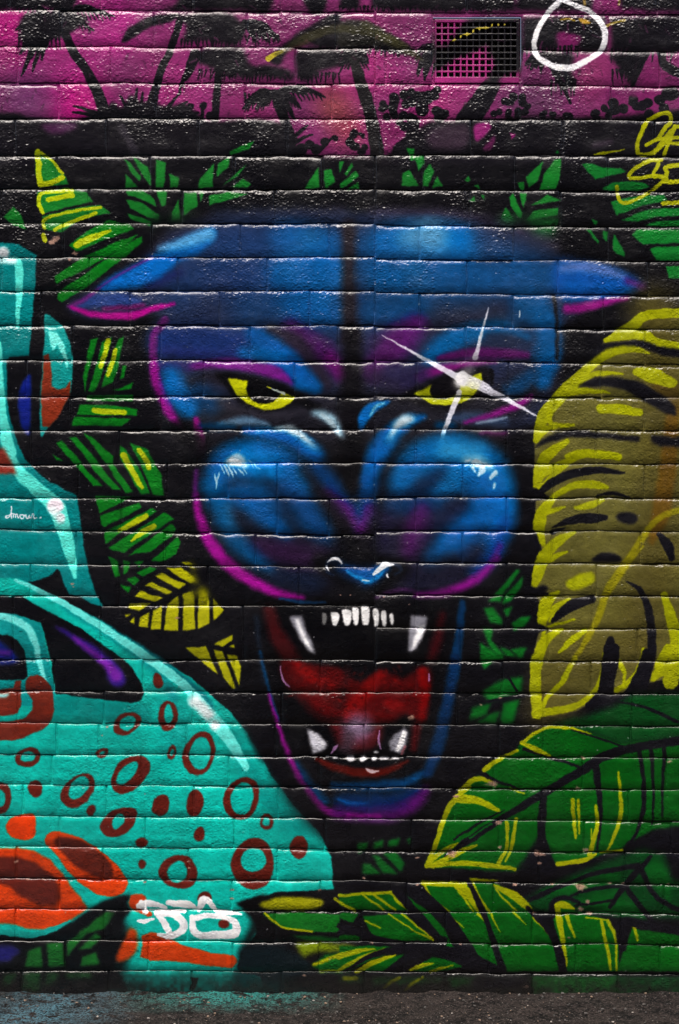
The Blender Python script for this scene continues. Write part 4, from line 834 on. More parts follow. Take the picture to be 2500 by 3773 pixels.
cells('J', (10, 84, 21), [[(0, 398), (240, 388), (292, 440), (322, 474), (100, 474), (0, 452)], [(0, 488), (90, 488), (60, 530), (0, 512)], [(108, 500), (300, 488), (434, 614), (260, 617), (150, 587)], [(0, 590), (96, 590), (92, 614), (0, 612)], [(290, 392), (400, 470), (484, 560), (504, 602), (460, 592), (400, 522)],
                          [(388, 350), (582, 343), (642, 440), (702, 600), (744, 745), (600, 692), (560, 642), (520, 542), (490, 480), (420, 402)], [(608, 338), (722, 350), (802, 390), (892, 470), (892, 502), (984, 602), (1014, 755), (760, 757), (720, 602), (660, 452)],
                          [(988, 438), (1090, 480), (1242, 518), (1294, 600), (1294, 757), (1050, 757), (1010, 612), (983, 480)], [(1350, 558), (1568, 618), (1568, 757), (1288, 757), (1310, 672)],
                          [(0, 640), (150, 638), (294, 650), (180, 692), (60, 742), (0, 757)], [(210, 690), (302, 678), (200, 757), (88, 757)], [(328, 752), (430, 690), (542, 708), (564, 737), (440, 762)], [(500, 600), (560, 690), (490, 640)]], 1.6)
for q, w in (([(0, 405), (120, 396), (240, 394), (270, 430), (318, 472)], [14, 14, 18, 20, 8]), ([(108, 404), (160, 440), (205, 472)], 10), ([(158, 400), (210, 440), (258, 470)], 12), ([(-20, 420), (20, 450), (70, 476)], 14), ([(228, 490), (330, 560), (432, 612)], 8), ([(288, 490), (370, 556), (428, 606)], 9),
             ([(120, 520), (185, 556)], 8), ([(383, 345), (480, 352), (582, 352)], [22, 26, 22]), ([(390, 352), (430, 420), (505, 478)], 12), ([(545, 360), (600, 400), (640, 470)], [34, 44, 24]), ([(550, 385), (585, 430), (618, 478)], [16, 14, 8]), ([(640, 490), (690, 545)], [14, 6]), ([(508, 498), (575, 555)], [10, 5]),
             ([(600, 327), (660, 332), (725, 338)], 12), ([(615, 340), (655, 430), (690, 480)], 13), ([(700, 490), (742, 575)], [10, 4]), ([(715, 360), (790, 395), (850, 440), (890, 478)], [14, 36, 38, 16]), ([(720, 375), (770, 430), (815, 476)], 10), ([(800, 482), (860, 535)], [12, 5]), ([(900, 510), (945, 555), (992, 612)], [16, 16, 8]),
             ([(995, 445), (1040, 450), (1082, 468)], [30, 36, 8]), ([(1005, 460), (1028, 590), (1048, 730)], [30, 26, 12]), ([(1050, 500), (1085, 600)], [20, 8]), ([(1210, 525), (1235, 640), (1252, 745)], [16, 18, 12]), ([(1242, 528), (1276, 600), (1280, 750)], [16, 14, 10]), ([(1140, 505), (1242, 520)], 8), ([(1358, 550), (1376, 612)], [16, 10]),
             ([(0, 685), (70, 665), (165, 652)], [30, 26, 6]), ([(0, 748), (100, 690), (205, 652)], [18, 14, 5]), ([(80, 757), (165, 712), (255, 680)], [22, 26, 6]), ([(328, 748), (380, 728), (435, 716)], [14, 20, 6]), ([(418, 757), (525, 728)], [16, 5])):
    stroke('J', q, w, LY, 1.8, .93)
for q, w in (([(265, 385), (380, 520), (465, 612)], [40, 44, 30]), ([(330, 365), (480, 495), (560, 600), (620, 710)], [70, 56, 50, 70]), ([(590, 325), (640, 430), (692, 560), (755, 755)], [20, 26, 26, 36]), ([(870, 462), (990, 600), (1035, 757)], [20, 34, 34]), ([(985, 500), (985, 440), (1040, 412), (1110, 440)], [26, 26, 22, 14]),
             ([(1568, 606), (1420, 545), (1320, 525), (1305, 580), (1310, 650)], [40, 40, 44, 56, 36]), ([(1440, 225), (1370, 300), (1310, 370), (1250, 462)], [16, 30, 26, 16]), ([(880, 425), (1050, 350), (1200, 300), (1380, 268)], [24, 20, 22, 28]), ([(1325, 370), (1385, 450), (1440, 520)], 24), ([(1395, 285), (1500, 440), (1568, 560)], 24),
             ([(1070, 405), (1200, 370), (1315, 360)], [14, 16, 12]), ([(1090, 452), (1260, 430)], 12), ([(20, 757), (150, 682), (300, 650), (420, 650), (560, 690), (720, 757)], [10, 24, 34, 50, 70, 60]), ([(215, 757), (310, 695), (400, 665)], [16, 30, 24]), ([(0, 545), (60, 568), (180, 606), (300, 620)], [26, 30, 28, 14]), ([(0, 575), (90, 572)], [22, 10])):
    stroke('J', q, w, BK, 1.8)
fill('J', [(0, 775), (500, 775), (900, 775), (900, 870), (0, 870)], (24, 26, 24), 4)
cells('J', (30, 84, 36), [[(0, 782), (100, 782), (110, 812), (0, 810)], [(500, 785), (640, 785), (600, 830), (520, 828)], [(150, 790), (480, 786), (470, 812), (160, 818)]], 5, .6)
cells('J', (28, 88, 36), [[(890, 780), (1290, 780), (1290, 880), (890, 880)]], 3)
cells('J', (22, 70, 34), [[(1290, 782), (1568, 782), (1568, 880), (1290, 880)]], 3)
for q, w in (([(20, 790), (75, 788)], 18), ([(206, 832), (240, 805), (275, 784)], [8, 16, 12]), ([(300, 842), (340, 810), (385, 784)], [8, 14, 10])):
    stroke('J', q, w, (150, 156, 14), 3, .85)
fill('J', [(620, 790), (860, 786), (872, 840), (610, 842)], BK, 5)

# fresh cans: push the saturated paints further from grey
mxc, mnc = CAN.max(2, keepdims=True), CAN.min(2, keepdims=True)
sat = (mxc - mnc) / (mxc + 1e-4) * np.clip((mxc - .15) * 4, 0, 1)
CAN = CAN * (1 - .42 * sat * ((mxc - CAN) / (mxc - mnc + 1e-4)) ** 4)
# the can's blue leans to cyan
bm_ = np.clip((CAN[:, :, 2] - np.maximum(CAN[:, :, 0], CAN[:, :, 1])) * 4, 0, 1) * (CAN[:, :, 0] < CAN[:, :, 1])
CAN[:, :, 1] += .010 * bm_
CAN[:, :, 0] -= .03 * bm_ * (CAN[:, :, 0] > .04)
CAN[:, :, 2] += .01 * bm_
# ---- 8. age: mottling, overspray, chips, splashes ----------------------------------------------------------------------------
n1, n2, n3 = value_noise(CH, CW, 60, 11), value_noise(CH, CW, 14, 12), value_noise(CH, CW, 4, 13)
CAN *= (1 + (n1 - .5) * .14 + (n2 - .5) * .10 + (n3 - .5) * .10)[:, :, None]
dust = np.clip(value_noise(CH, CW, 130, 61) * .55 + value_noise(CH, CW, 38, 62) * .3 + value_noise(CH, CW, 7, 63) * .25 - .52, 0, 1)
CAN += (np.array((92, 88, 86), np.float32) / 255 - CAN) * (np.clip(dust * .3, 0, .06))[:, :, None]
# hand wobble of every edge
wx, wy = (value_noise(CH, CW, 18, 21) - .5) * 3.0 + (value_noise(CH, CW, 5, 23) - .5) * 1.4, (value_noise(CH, CW, 18, 22) - .5) * 3.0 + (value_noise(CH, CW, 5, 24) - .5) * 1.4
yy, xx = np.mgrid[0:CH, 0:CW]
CAN = CAN[np.clip(np.rint(yy + wy), 0, CH - 1).astype(int), np.clip(np.rint(xx + wx), 0, CW - 1).astype(int)]
for _ in range(240):                                             # paint flecks
    x, y = rng.uniform(-250, 1800), rng.uniform(300, 2290)
    stroke('d', [(x, y), (x + rng.normal() * .8, y + rng.random() * 1.5)], rng.uniform(1.2, 3.2), (150, 150, 152), .8, rng.uniform(.3, .9), False)
CHIP = (178, 140, 122)
for fr, x, y, r in (('H', 705, 622, 34), ('H', 540, 680, 16), ('H', 1125, 505, 18), ('H', 1100, 645, 22), ('H', 735, 800, 22), ('H', 515, 942, 34), ('H', 920, 945, 30), ('H', 1140, 928, 18), ('H', 740, 916, 18), ('H', 1112, 1100, 36), ('H', 1146, 1165, 18),
                    ('H', 1525, 520, 16), ('H', 330, 318, 16), ('H', 745, 225, 10), ('H', 655, 258, 8), ('H', 360, 965, 12), ('H', 112, 1058, 14), ('H', 812, 1090, 16), ('H', 985, 1085, 16), ('H', 920, 990, 16), ('J', 560, 630, 12), ('J', 1060, 600, 10), ('J', 150, 625, 14), ('J', 210, 480, 12), ('J', 900, 485, 16), ('J', 1160, 490, 22), ('J', 860, 830, 18),
                    ('J', 1310, 350, 14), ('J', 1250, 350, 14), ('J', 1520, 355, 16), ('J', 1115, 470, 20), ('J', 360, 355, 12), ('C', 255, 110, 34), ('C', 240, 120, 22), ('C', 345, 172, 22), ('C', 322, 200, 12), ('E', 334, 700, 14), ('E', 338, 712, 8), ('E', 820, 855, 14), ('I', 872, 250, 12), ('I', 872, 280, 10), ('I', 1072, 380, 14), ('I', 1070, 420, 12), ('I', 668, 345, 12),
                    ('I', 665, 490, 10), ('n', 1105, 420, 26), ('m', 650, 335, 10), ('m', 712, 335, 10), ('m', 930, 348, 8), ('m', 1094, 395, 8), ('I', 1475, 380, 12), ('I', 130, 330, 16), ('I', 200, 330, 12), ('I', 1405, 775, 10), ('I', 75, 250, 14), ('G', 492, 360, 10), ('G', 470, 400, 8)):
    for _ in range(4):
        k = rng.uniform(.8, 1.1)
        fill(fr, [(x + r * .62 * (rng.normal() * .5 + math.cos(t)), y + r * .36 * (rng.normal() * .55 + math.sin(t))) for t in np.linspace(0, 5.4, 6)], tuple(c * k for c in CHIP), .6, False, .5)
# scuffed bare strip and dirt at the foot of the wall
foot = np.clip((np.arange(CH) - MT - 2226) / 60., 0, 1)[:, None] * (.25 + .5 * value_noise(CH, CW, 30, 31) + .5 * value_noise(CH, CW, 8, 32))
CAN += (np.array((30, 28, 27), np.float32) / 255 - CAN) * np.clip(foot, 0, .85)[:, :, None]
CAN = np.clip(CAN, 0, 1)
# ----------------------------------------------------------------------------
# materials
# ----------------------------------------------------------------------------
img = bpy.data.images.new('mural_paint', CW, CH, alpha=False)
px = np.ones((CH, CW, 4), np.float32)
px[:, :, :3] = CAN[::-1]
img.pixels.foreach_set(px.ravel())
img.update()
img.pack()


# relief of the paint skin on the same grid (metres): lumps of old coats, grit, pits, sags; heavier at the top of the wall
def bands(seed, cx, cy, h=CH, w=CW):
    r = np.random.default_rng(seed)
    g0 = r.random((int(h / cy) + 3, int(w / cx) + 3)).astype(np.float32)
    ys, xs = np.arange(h) / cy, np.arange(w) / cx
    yi, xi = ys.astype(int), xs.astype(int)
    fy, fx = (ys - yi).astype(np.float32), (xs - xi).astype(np.float32)
    fy, fx = fy * fy * (3 - 2 * fy), fx * fx * (3 - 2 * fx)
    q = g0[yi] * (1 - fy)[:, None] + g0[yi + 1] * fy[:, None]
    return q[:, xi] * (1 - fx) + q[:, xi + 1] * fx


vv = (np.arange(CH) - MT)[:, None].astype(np.float32)
rough_top = np.clip(1.12 - vv / 1900, .6, 1.05)
patchy = np.clip((value_noise(CH, CW, 90, 41) * .6 + value_noise(CH, CW, 35, 42) * .4 - .36) * 3.2, .12, 1)
lump = np.clip(bands(43, 6, 4.4) + .7 * bands(44, 3.4, 2.6) - .72, 0, 1)
H = lump * patchy * rough_top * .0015
H += (bands(45, 3.6, 2.8) - .5) * .0008 * (.4 + patchy * .8) * rough_top
H += (value_noise(CH, CW, 26, 46) - .5) * .0006 + (bands(47, 70, 30) - .5) * .0009
H += (bands(52, 14, 11) - .5) * .0008
sag = np.clip(bands(48, 5, 60) - .72, 0, 1) * np.clip(bands(49, 30, 70) - .5, 0, 1)
H += sag * .004
pit = np.clip(bands(50, 5, 5) - .90, 0, 1) * 10
H -= np.minimum(pit, 1) * .0008
GL = np.clip(.5 + (value_noise(CH, CW, 45, 51) - .5) * .9 + (bands(53, 9, 7) - .5) * .35, 0, 1)
img_h = bpy.data.images.new('paint_relief', CW, CH, alpha=False, float_buffer=True, is_data=True)
px[:, :, 0] = (H[::-1] + .004) * 100
px[:, :, 1] = GL[::-1]
px[:, :, 2] = 0
img_h.pixels.foreach_set(px.ravel())
img_h.update()
img_h.pack()


class NT:
    def __init__(s, name):
        s.m = bpy.data.materials.new(name)
        s.m.use_nodes = True
        s.t = s.m.node_tree
        s.b = s.t.nodes['Principled BSDF']

    def n(s, kind, **kw):
        o = s.t.nodes.new('ShaderNode' + kind)
        for k, v in kw.items():
            if k.startswith('i_'):
                key = k[2:].replace('_', ' ')
                o.inputs[int(key) if key.isdigit() else key].default_value = v
            else:
                setattr(o, k, v)
        return o

    def l(s, a, b):
        s.t.links.new(a, b)

    def math(s, op, a, b=None, c=None, clamp=False):
        o = s.n('Math', operation=op, use_clamp=clamp)
        for i, v in enumerate((a, b, c)):
            if v is None:
                continue
            if isinstance(v, (int, float)):
                o.inputs[i].default_value = v
            else:
                s.l(v, o.inputs[i])
        return o.outputs[0]

    def noise(s, vec, scale, detail=2, rough=.5):
        o = s.n('TexNoise', i_Scale=scale, i_Detail=detail, i_Roughness=rough)
        s.l(vec, o.inputs['Vector'])
        return o.outputs[0]

    def ramp(s, v, a, b):
        o = s.n('MapRange', i_1=a, i_2=b)
        s.l(v, o.inputs[0])
        return o.outputs[0]

    def mix(s, f, a, b):
        o = s.n('Mix', data_type='RGBA')
        for i, v in ((0, f), (6, a), (7, b)):
            if isinstance(v, (int, float)):
                o.inputs[i].default_value = v
            elif isinstance(v, tuple):
                o.inputs[i].default_value = v + (1,)
            else:
                s.l(v, o.inputs[i])
        return o.outputs[2]


def paint_material(name, lumps=1.0, gloss=.25):
    """gloss paint, many coats thick; colour from the mural's own place on the wall"""
    g = NT(name)
    pos = g.n('NewGeometry').outputs['Position']
    sep = g.n('SeparateXYZ')
    g.l(pos, sep.inputs[0])
    u = g.math('MULTIPLY_ADD', sep.outputs[0], 1 / (K * CW), (784 + MX) / CW)
    v = g.math('MULTIPLY_ADD', sep.outputs[2], 1 / (K * CH), 1 - (2297 + MT) / CH)
    cmb = g.n('CombineXYZ')
    g.l(u, cmb.inputs[0])
    g.l(v, cmb.inputs[1])
    tex = g.n('TexImage', image=img, extension='EXTEND', interpolation='Cubic')
    g.l(cmb.outputs[0], tex.inputs[0])
    g.l(tex.outputs[0], g.b.inputs['Base Color'])
    rel = g.n('TexImage', image=img_h, extension='EXTEND', interpolation='Cubic')
    g.l(cmb.outputs[0], rel.inputs[0])
    hs = g.n('SeparateColor')
    g.l(rel.outputs[0], hs.inputs[0])
    bump = g.n('Bump', i_Strength=min(1., lumps), i_Distance=.01 * max(1., lumps))
    g.l(hs.outputs[0], bump.inputs['Height'])
    g.l(bump.outputs[0], g.b.inputs['Normal'])
    g.l(g.math('MULTIPLY_ADD', hs.outputs[1], .22, gloss - .11), g.b.inputs['Roughness'])
    g.b.inputs['Specular IOR Level'].default_value = .5
    return g.m


M_PAINT = paint_material('sprayed_brick')
M_JOINT = paint_material('sprayed_mortar', 1.2, .3)
M_VENT = paint_material('sprayed_vent', .2, .3)


def plain(name, col, rough=.8, bump=0, scale=60):
    g = NT(name)
    pos = g.n('NewGeometry').outputs['Position']
    nz = g.noise(pos, scale, 3)
    g.l(g.mix(nz, tuple(c * .7 for c in col), tuple(c * 1.3 for c in col)), g.b.inputs['Base Color'])
    g.b.inputs['Roughness'].default_value = rough
    if bump:
        b = g.n('Bump', i_Strength=.6, i_Distance=bump)
        g.l(nz, b.inputs['Height'])
        g.l(b.outputs[0], g.b.inputs['Normal'])
    return g.m


# ----------------------------------------------------------------------------
# helpers for objects
# ----------------------------------------------------------------------------
def link(name, verts, faces, mat, parent=None, smooth=True):
    me = bpy.data.meshes.new(name)
    me.from_pydata(verts, [], faces)
    me.update()
    if smooth:
        me.polygons.foreach_set('use_smooth', [True] * len(me.polygons))
    me.materials.append(mat)
    o = bpy.data.objects.new(name, me)
    COL.objects.link(o)
    if parent:
        o.parent = parent
    return o


def tag(o, label=None, cat=None, kind=None, group=None):
    for k, v in (('label', label), ('category', cat), ('kind', kind), ('group', group)):
        if v:
            o[k] = v
    return o


# ----------------------------------------------------------------------------
# the brick wall
# ----------------------------------------------------------------------------
SEAM = 866.0
# height of every bed joint: (at x=0, at the seam) left of the seam | (at the seam, at x=1568) right of it
BED = [((-64, -60), (-58, -52)), ((23, 27), (29, 34)), ((107, 111), (114, 120)), ((191, 194), (194, 201)), ((274, 274), (274, 278)), ((360, 359), (358, 360)),
       ((437, 438), (439, 443)), ((516, 517), (520, 525)), ((595, 595), (599, 604)), ((672, 673), (677, 683)), ((752, 752), (755, 760)), ((832, 834), (834, 842)),
       ((917, 915), (914, 919)), ((994, 992), (991, 996)), ((1073, 1070), (1070, 1074)), ((1150, 1152), (1148, 1152)), ((1224, 1236), (1225, 1229)), ((1304, 1311), (1299, 1303)),
       ((1378, 1399), (1374, 1378)), (None, (1450, 1454)), ((1522, 1525), (1525, 1527)), ((1596, 1599), (1600, 1603)), ((1670, 1674), (1674, 1678)), ((1742, 1747), (1747, 1751)),
       ((1813, 1819), (1819, 1825)), ((1886, 1892), (1892, 1898)), ((1956, 1964), (1964, 1971)), ((2028, 2036), (2036, 2044)), ((2099, 2106), (2106, 2112)), ((2172, 2178), (2178, 2184)),
       ((2242, 2247), (2247, 2252)), ((2312, 2314), (2314, 2316))]
# upright joints, measured; None = carried on from the bond
PERP = {0: (20, 232, 445, 650, 866, 1079, 1290, 1519), 1: (140, 355, 570, 777, 999, 1205, 1404), 2: (40, 255, 465, 682, 891, 999, 1205, 1311, 1524), 3: (135, 360, 565, 766, 991, 1201, 1411), 4: (33, 245, 457, 662, 879, 1089, 1301, 1512),
        5: (130, 345, 540, 745, 866, 977, 1189, 1404), 6: (205, 420, 635, 871, 1084, 1294, 1500), 7: (145, 350, 555, 760, 869, 969, 1186, 1404), 8: (205, 410, 617, 866, 1079, 1289, 1499), 9: (95, 300, 507, 715, 866, 969, 1184, 1394),
        10: (165, 370, 577, 780, 866, 1075, 1284, 1490), 11: (60, 265, 470, 680, 866, 962, 1174, 1389), 12: (160, 370, 575, 780, 866, 1066, 1280, 1488), 13: (70, 275, 480, 690, 866, 960, 1169, 1377), 14: (180, 385, 528, 640, 866, 1069, 1279, 1489),
        15: (75, 280, 485, 640, 760, 866, 959, 1170, 1382), 16: (175, 380, 590, 790, 866, 1069, 1275, 1480), 17: (70, 275, 480, 690, 866, 964, 1170, 1378), 18: (232, 560, 874, 960, 1165, 1370), 19: (874, 1062, 1265, 1472), 20: (125, 330, 540, 740, 874, 960, 1160, 1365),
        21: (40, 240, 445, 650, 845, 1055, 1255, 1460), 22: (130, 228, 430, 635, 840, 964, 1152, 1254, 1457), 23: (120, 325, 528, 735, 935, 1140, 1345, 1540), 24: (52, 245, 447, 642, 850, 1050, 1250, 1452), 25: (137, 335, 540, 750, 950, 1151, 1349, 1550),
        26: (37, 237, 435, 640, 841, 1041, 1244, 1444), 27: (137, 335, 535, 740, 939, 1139, 1337, 1534), 28: (35, 240, 432, 635, 834, 1029, 1229, 1434), 29: (150, 342, 537, 737, 934, 1129, 1329, 1524), 30: (50, 250, 442, 650, 841, 1029, 1229, 1426)}
VENT = (1000.0, 40.0, 1203.5, 195.0)          # x0, y0, x1, y1 of the air vent, two courses high


rnd = random.Random(5)


def nz(x, y, s, seed=0):
    return mnoise.noise(Vector((x * s, y * s, seed * 7.31)))


def bed(i, x):
    l, r = BED[i]
    if l is None and x < SEAM:
        return None
    a, b, x0, x1 = (l[0], l[1], 0, SEAM) if x < SEAM else (r[0], r[1], SEAM, 1568)
    t = (x - x0) / (x1 - x0)
    if i == 18 and x < SEAM:                     # the step beside the big blocks
        return 1377 if x < 232 else 1399
    return a + (b - a) * t + nz(x, i * 37., .009, 20) * 2.6 + nz(x, i * 53., .035, 21) * 1.0


def brick_mesh(x0, x1, top, bot, k):
    """one brick: front with worn, uneven arrises, the upper one rounder; coordinates in wall units"""
    gap = 1.6
    x0, x1 = x0 + gap * .55, x1 - gap * .55
    L = x1 - x0
    n = max(3, int(L / 11))
    # columns: (x, depth) ; rows: (fraction handled below)
    cols = [(0, 26), (0, 3.4), (1.0, 1.3), (3.6, 0)] + [(3.6 + (L - 7.2) * (j + 1) / (n + 1), 0) for j in range(n)] + [(L - 3.6, 0), (L - 1.0, 1.3), (L, 3.4), (L, 26)]
    proud = rnd.uniform(-1.1, 1.1)
    tilt = rnd.uniform(-1.2, 1.2)
    lift, skew = rnd.uniform(-.5, .5), rnd.uniform(-.7, .7)
    rs0 = rnd.choice((.25, .45, .7, 1., 1.3, 1.7))                # how worn the upper arris is
    rows = [('b', 0, 26), ('b', 0, 3.5), ('b', .5, .9), ('b', 1.8, 0), ('m', .33, 0), ('m', .66, 0), ('t', 12, 0), ('t', 3.2, .8), ('t', 1.3, 2.3), ('t', .3, 4.5), ('t', 0, 10), ('t', 0, 26)]
    vs = []
    for kind, f, dr in rows:
        for cx, dc in cols:
            X = x0 + cx
            lay_ = lift + skew * (cx / L - .5)
            yt = top(X) + lay_ + .6 + nz(X, k * 9.1, .06, 1) * 1.2 + nz(X, k * 9.1, .17, 2) * .8
            yb = bot(X) + lay_ - .6 + nz(X, k * 5.7, .06, 3) * 1.1 + nz(X, k * 5.7, .15, 4) * .8
            k_ = max(.25, rs0 * (1 + .7 * nz(X, k * 2.1, .045, 12)))
            f_, dr_ = (min(f * k_, 10), dr * min(k_, 2)) if kind == 't' and 0 < dr < 5 else (f, dr)
            Y = yb - f_ if kind == 'b' else (yt + f_ if kind == 't' else (yb - 1.8) * (1 - f) + (yt + 12) * f)
            XX = X + (nz(k * 3.3 + (0 if cx < L / 2 else 50), Y, .08, 5) * 1.3 if cx < 5 or cx > L - 5 else 0)
            d = max(dr_, dc) if (dr_ == 0 or dc == 0) else min(26, math.hypot(dr_, dc))
            d += nz(X, Y, .035, 6) * .8 + nz(X, Y, .12, 7) * .5
            if kind == 't' and f > 0:
                d += nz(X, Y, .2, 8) * .9
            d += proud + tilt * (cx / L - .5)
            vs.append((wx_(XX), d * K, wz_(Y)))
    W = len(cols)
    fs = []
    for r in range(len(rows) - 1):
        for c in range(W - 1):
            a = r * W + c
            fs.append((a, a + 1, a + W + 1, a + W))
    return vs, fs


wall = bpy.data.objects.new('brick_wall', None)
COL.objects.link(wall)
tag(wall, 'old brick wall spray-painted with a snarling blue panther among palms and leaves', 'wall', 'thing')

LEFT, RIGHT = -900.0, 2468.0
jobs, joints = [], []
for i in range(len(BED) - 1):
    for side in (0, 1):
        if BED[i][side] is None:
            continue
        j = i + 1
        if BED[j][side] is None:
            j += 1
        lo, hi = (LEFT, SEAM) if side == 0 else (SEAM, RIGHT)
        ps = [p for p in PERP[i] if (p < SEAM - 12) == (side == 0) and abs(p - SEAM) > 12]
        if i > 20:                                  # below the seam the courses run through
            if side == 1:
                continue
            ps, hi = list(PERP[i]), RIGHT
        a = [hi] if i > 20 or side == 1 else [SEAM]
        edge = list(ps)
        if i > 20 or side == 0:
            q = edge[0]
            while q > LEFT + 240:
                q -= 205 + rnd.uniform(-4, 4)
                edge.insert(0, q)
            edge.insert(0, LEFT)
        else:
            edge.insert(0, SEAM if i not in (4,) else 879)
        if i > 20 or side == 1:
            q = edge[-1]
            while q < RIGHT - 240:
                q += 205 + rnd.uniform(-4, 4)
                edge.append(q)
            edge.append(RIGHT)
        else:
            edge.append(SEAM if i not in (4,) else 879)
        for u0, u1 in zip(edge[:-1], edge[1:]):
            if u1 - u0 < 14:
                continue
            if i in (1, 2) and u0 > 990 and u1 < 1210:
                continue                             # the vent sits here
            jobs.append((i, j, u0, u1))
        joints += [(i, j, e) for e in edge[1:-1]]

tops = {}
outer_v, outer_f = [], []
for nb, (i, j, u0, u1) in enumerate(jobs):
    mid = (u0 + u1) / 2

    def top(x, i=i, m=mid):
        return bed(i, min(max(x, -900), 2468) if (x < SEAM) == (m < SEAM) or i > 20 else (SEAM - .01 if m < SEAM else SEAM))

    def bot(x, j=j, m=mid):
        return bed(j, x if (x < SEAM) == (m < SEAM) or j > 21 else (SEAM - .01 if m < SEAM else SEAM))
    vs, fs = brick_mesh(u0, u1, top, bot, nb)
    seen = u1 > -4 and u0 < 1572 and i >= 0 and bot(mid) > 2 and top(mid) < 2300
    if seen:
        link('brick', vs, fs, M_PAINT, wall)
    else:
        off = len(outer_v)
        outer_v += vs
        outer_f += [tuple(q + off for q in f) for f in fs]
# courses above the picture
y = -60.0
for r in range(9):
    x = LEFT + (0 if r % 2 else 105)
    while x < RIGHT - 40:
        vs, fs = brick_mesh(x, min(x + 213, RIGHT), lambda q, y=y: y - 84, lambda q, y=y: y, 900 + r * 20 + int(x / 200))
        off = len(outer_v)
        outer_v += vs
        outer_f += [tuple(q + off for q in f) for f in fs]
        x += 213
    y -= 84
ob = link('surrounding_bricks', outer_v, outer_f, M_PAINT, wall)
ob['kind'] = 'stuff'

# mortar: a bed face behind the bricks and a painted-over fillet in every upright joint
mv, mf = [], []


def mbox(x0, x1, y0, y1, d0, d1, wob=0, seed=0):
    """block in wall units, front at depth d0, back at d1, front split along its height"""
    n = max(2, int((y1 - y0) / 12))
    off = len(mv)
    for r in range(n + 1):
        Y = y0 + (y1 - y0) * r / n
        w = wob * nz(x0, Y, .11, 9 + seed)
        s = wob * .8 * nz(x0 + 40, Y, .15, 10 + seed)
        for X, D in ((x0 - 3, d1), (x0, d0 + 3.2 + w), (x0 + (x1 - x0) * .35 + s, d0 + w), (x0 + (x1 - x0) * .65 + s, d0 + w * .8), (x1, d0 + 3.2 + w), (x1 + 3, d1)):
            mv.append((wx_(X), D * K, wz_(Y)))
    for r in range(n):
        for c in range(5):
            q = off + r * 6 + c
            mf.append((q, q + 6, q + 7, q + 1))


for X0, X1, Y0, Y1 in ((LEFT, VENT[0], -830, 2316), (VENT[2], RIGHT, -830, 2316), (VENT[0], VENT[2], -830, VENT[1]), (VENT[0], VENT[2], VENT[3], 2316)):
    n0 = len(mv)
    mv += [(wx_(X), 2.8 * K, wz_(Y)) for X, Y in ((X0, Y0), (X1, Y0), (X1, Y1), (X0, Y1))]
    mf.append((n0, n0 + 3, n0 + 2, n0 + 1))
for i, j, e in joints:
    if abs(e - SEAM) < 16 or (i in (1, 2) and 990 < e < 1210) or e < -150 or e > 1720:
        continue
    deep = rnd.choice((.3, .8, 1.4, 2.2, 3.2, 4.2)) + rnd.uniform(-.4, .6) + (2.2 if i >= 27 else 0)
    mbox(e - 2.2, e + 2.2, bed(i, e) + 5, bed(j, e) - 4, deep, 14, 1.6, i)
for i in range(0, 21):                          # lumpy straight joint where two lengths of wall meet
    if i == 4 or i in (18, 19):
        continue
    mbox(SEAM - 4, SEAM + 4, bed(i, SEAM + 1) + 4, bed(i + 1, SEAM + 1) - 3, 2.4 + rnd.uniform(-1.5, 1.5), 14, 3.5, i)
link('mortar', mv, mf, M_JOINT, wall)
# ----------------------------------------------------------------------------
# the air vent
# ----------------------------------------------------------------------------
vent = bpy.data.objects.new('air_vent', None)
COL.objects.link(vent)
vent.location = (wx_(1101), 0, wz_(195))
tag(vent, 'rectangular air vent with a grid of square holes, set in the magenta bricks', 'vent')


def in_vent(o):
    o.parent = vent
    o.matrix_parent_inverse = vent.matrix_basis.inverted() if False else o.matrix_parent_inverse
    for v in o.data.vertices:
        v.co -= vent.location
    return o


def boxes(name, bl, mat, bev=0.0):
    bm = bmesh.new()
    for x0, x1, y0, y1, d0, d1 in bl:
        c = [bm.verts.new((wx_(X), D * K, wz_(Y))) for D in (d0, d1) for Y in (y1, y0) for X in (x0, x1)]
        for f in ((0, 1, 3, 2), (4, 6, 7, 5), (0, 4, 5, 1), (2, 3, 7, 6), (0, 2, 6, 4), (1, 5, 7, 3)):
            bm.faces.new([c[q] for q in f])
    if bev:
        bmesh.ops.bevel(bm, geom=list(bm.edges), offset=bev * K, segments=2, affect='EDGES', profile=.6)
    bmesh.ops.recalc_face_normals(bm, faces=bm.faces)
    me = bpy.data.meshes.new(name)
    bm.to_mesh(me)
    bm.free()
    me.materials.append(mat)
    o = bpy.data.objects.new(name, me)
    COL.objects.link(o)
    return o


X0, Y0, X1, Y1 = VENT
hx0, hy0, st, hs = 1013.6, 56.4, 14.5, 10.6
HX = [hx0 + st * k for k in range(13)]
HY = [hy0 + 14.4 * k for k in range(9)]
gx0, gx1, gy0, gy1 = HX[0] - hs / 2, HX[-1] + hs / 2, HY[0] - hs / 2, HY[-1] + hs / 2
fx0, fx1, fy0, fy1 = X0 + 4, X1 - 4, Y0 + 4, Y1 - 4
in_vent(boxes('frame', [(fx0, fx1, fy0, gy0 - .01, 2.0, 20), (fx0, fx1, gy1 + .01, fy1, 2.0, 20), (fx0, gx0 - .01, gy0, gy1, 2.2, 20), (gx1 + .01, fx1, gy0, gy1, 2.2, 20)], M_VENT, 1.2))
for a, b in zip(HY[:-1], HY[1:]):
    in_vent(boxes('bar', [(gx0 - 2, gx1 + 2, a + hs / 2, b - hs / 2, 2.8, 9)], M_VENT, .7))
for a, b in zip(HX[:-1], HX[1:]):
    in_vent(boxes('bar', [(a + hs / 2, b - hs / 2, gy0 - 2, gy1 + 2, 3.1, 8.5)], M_VENT, .7))
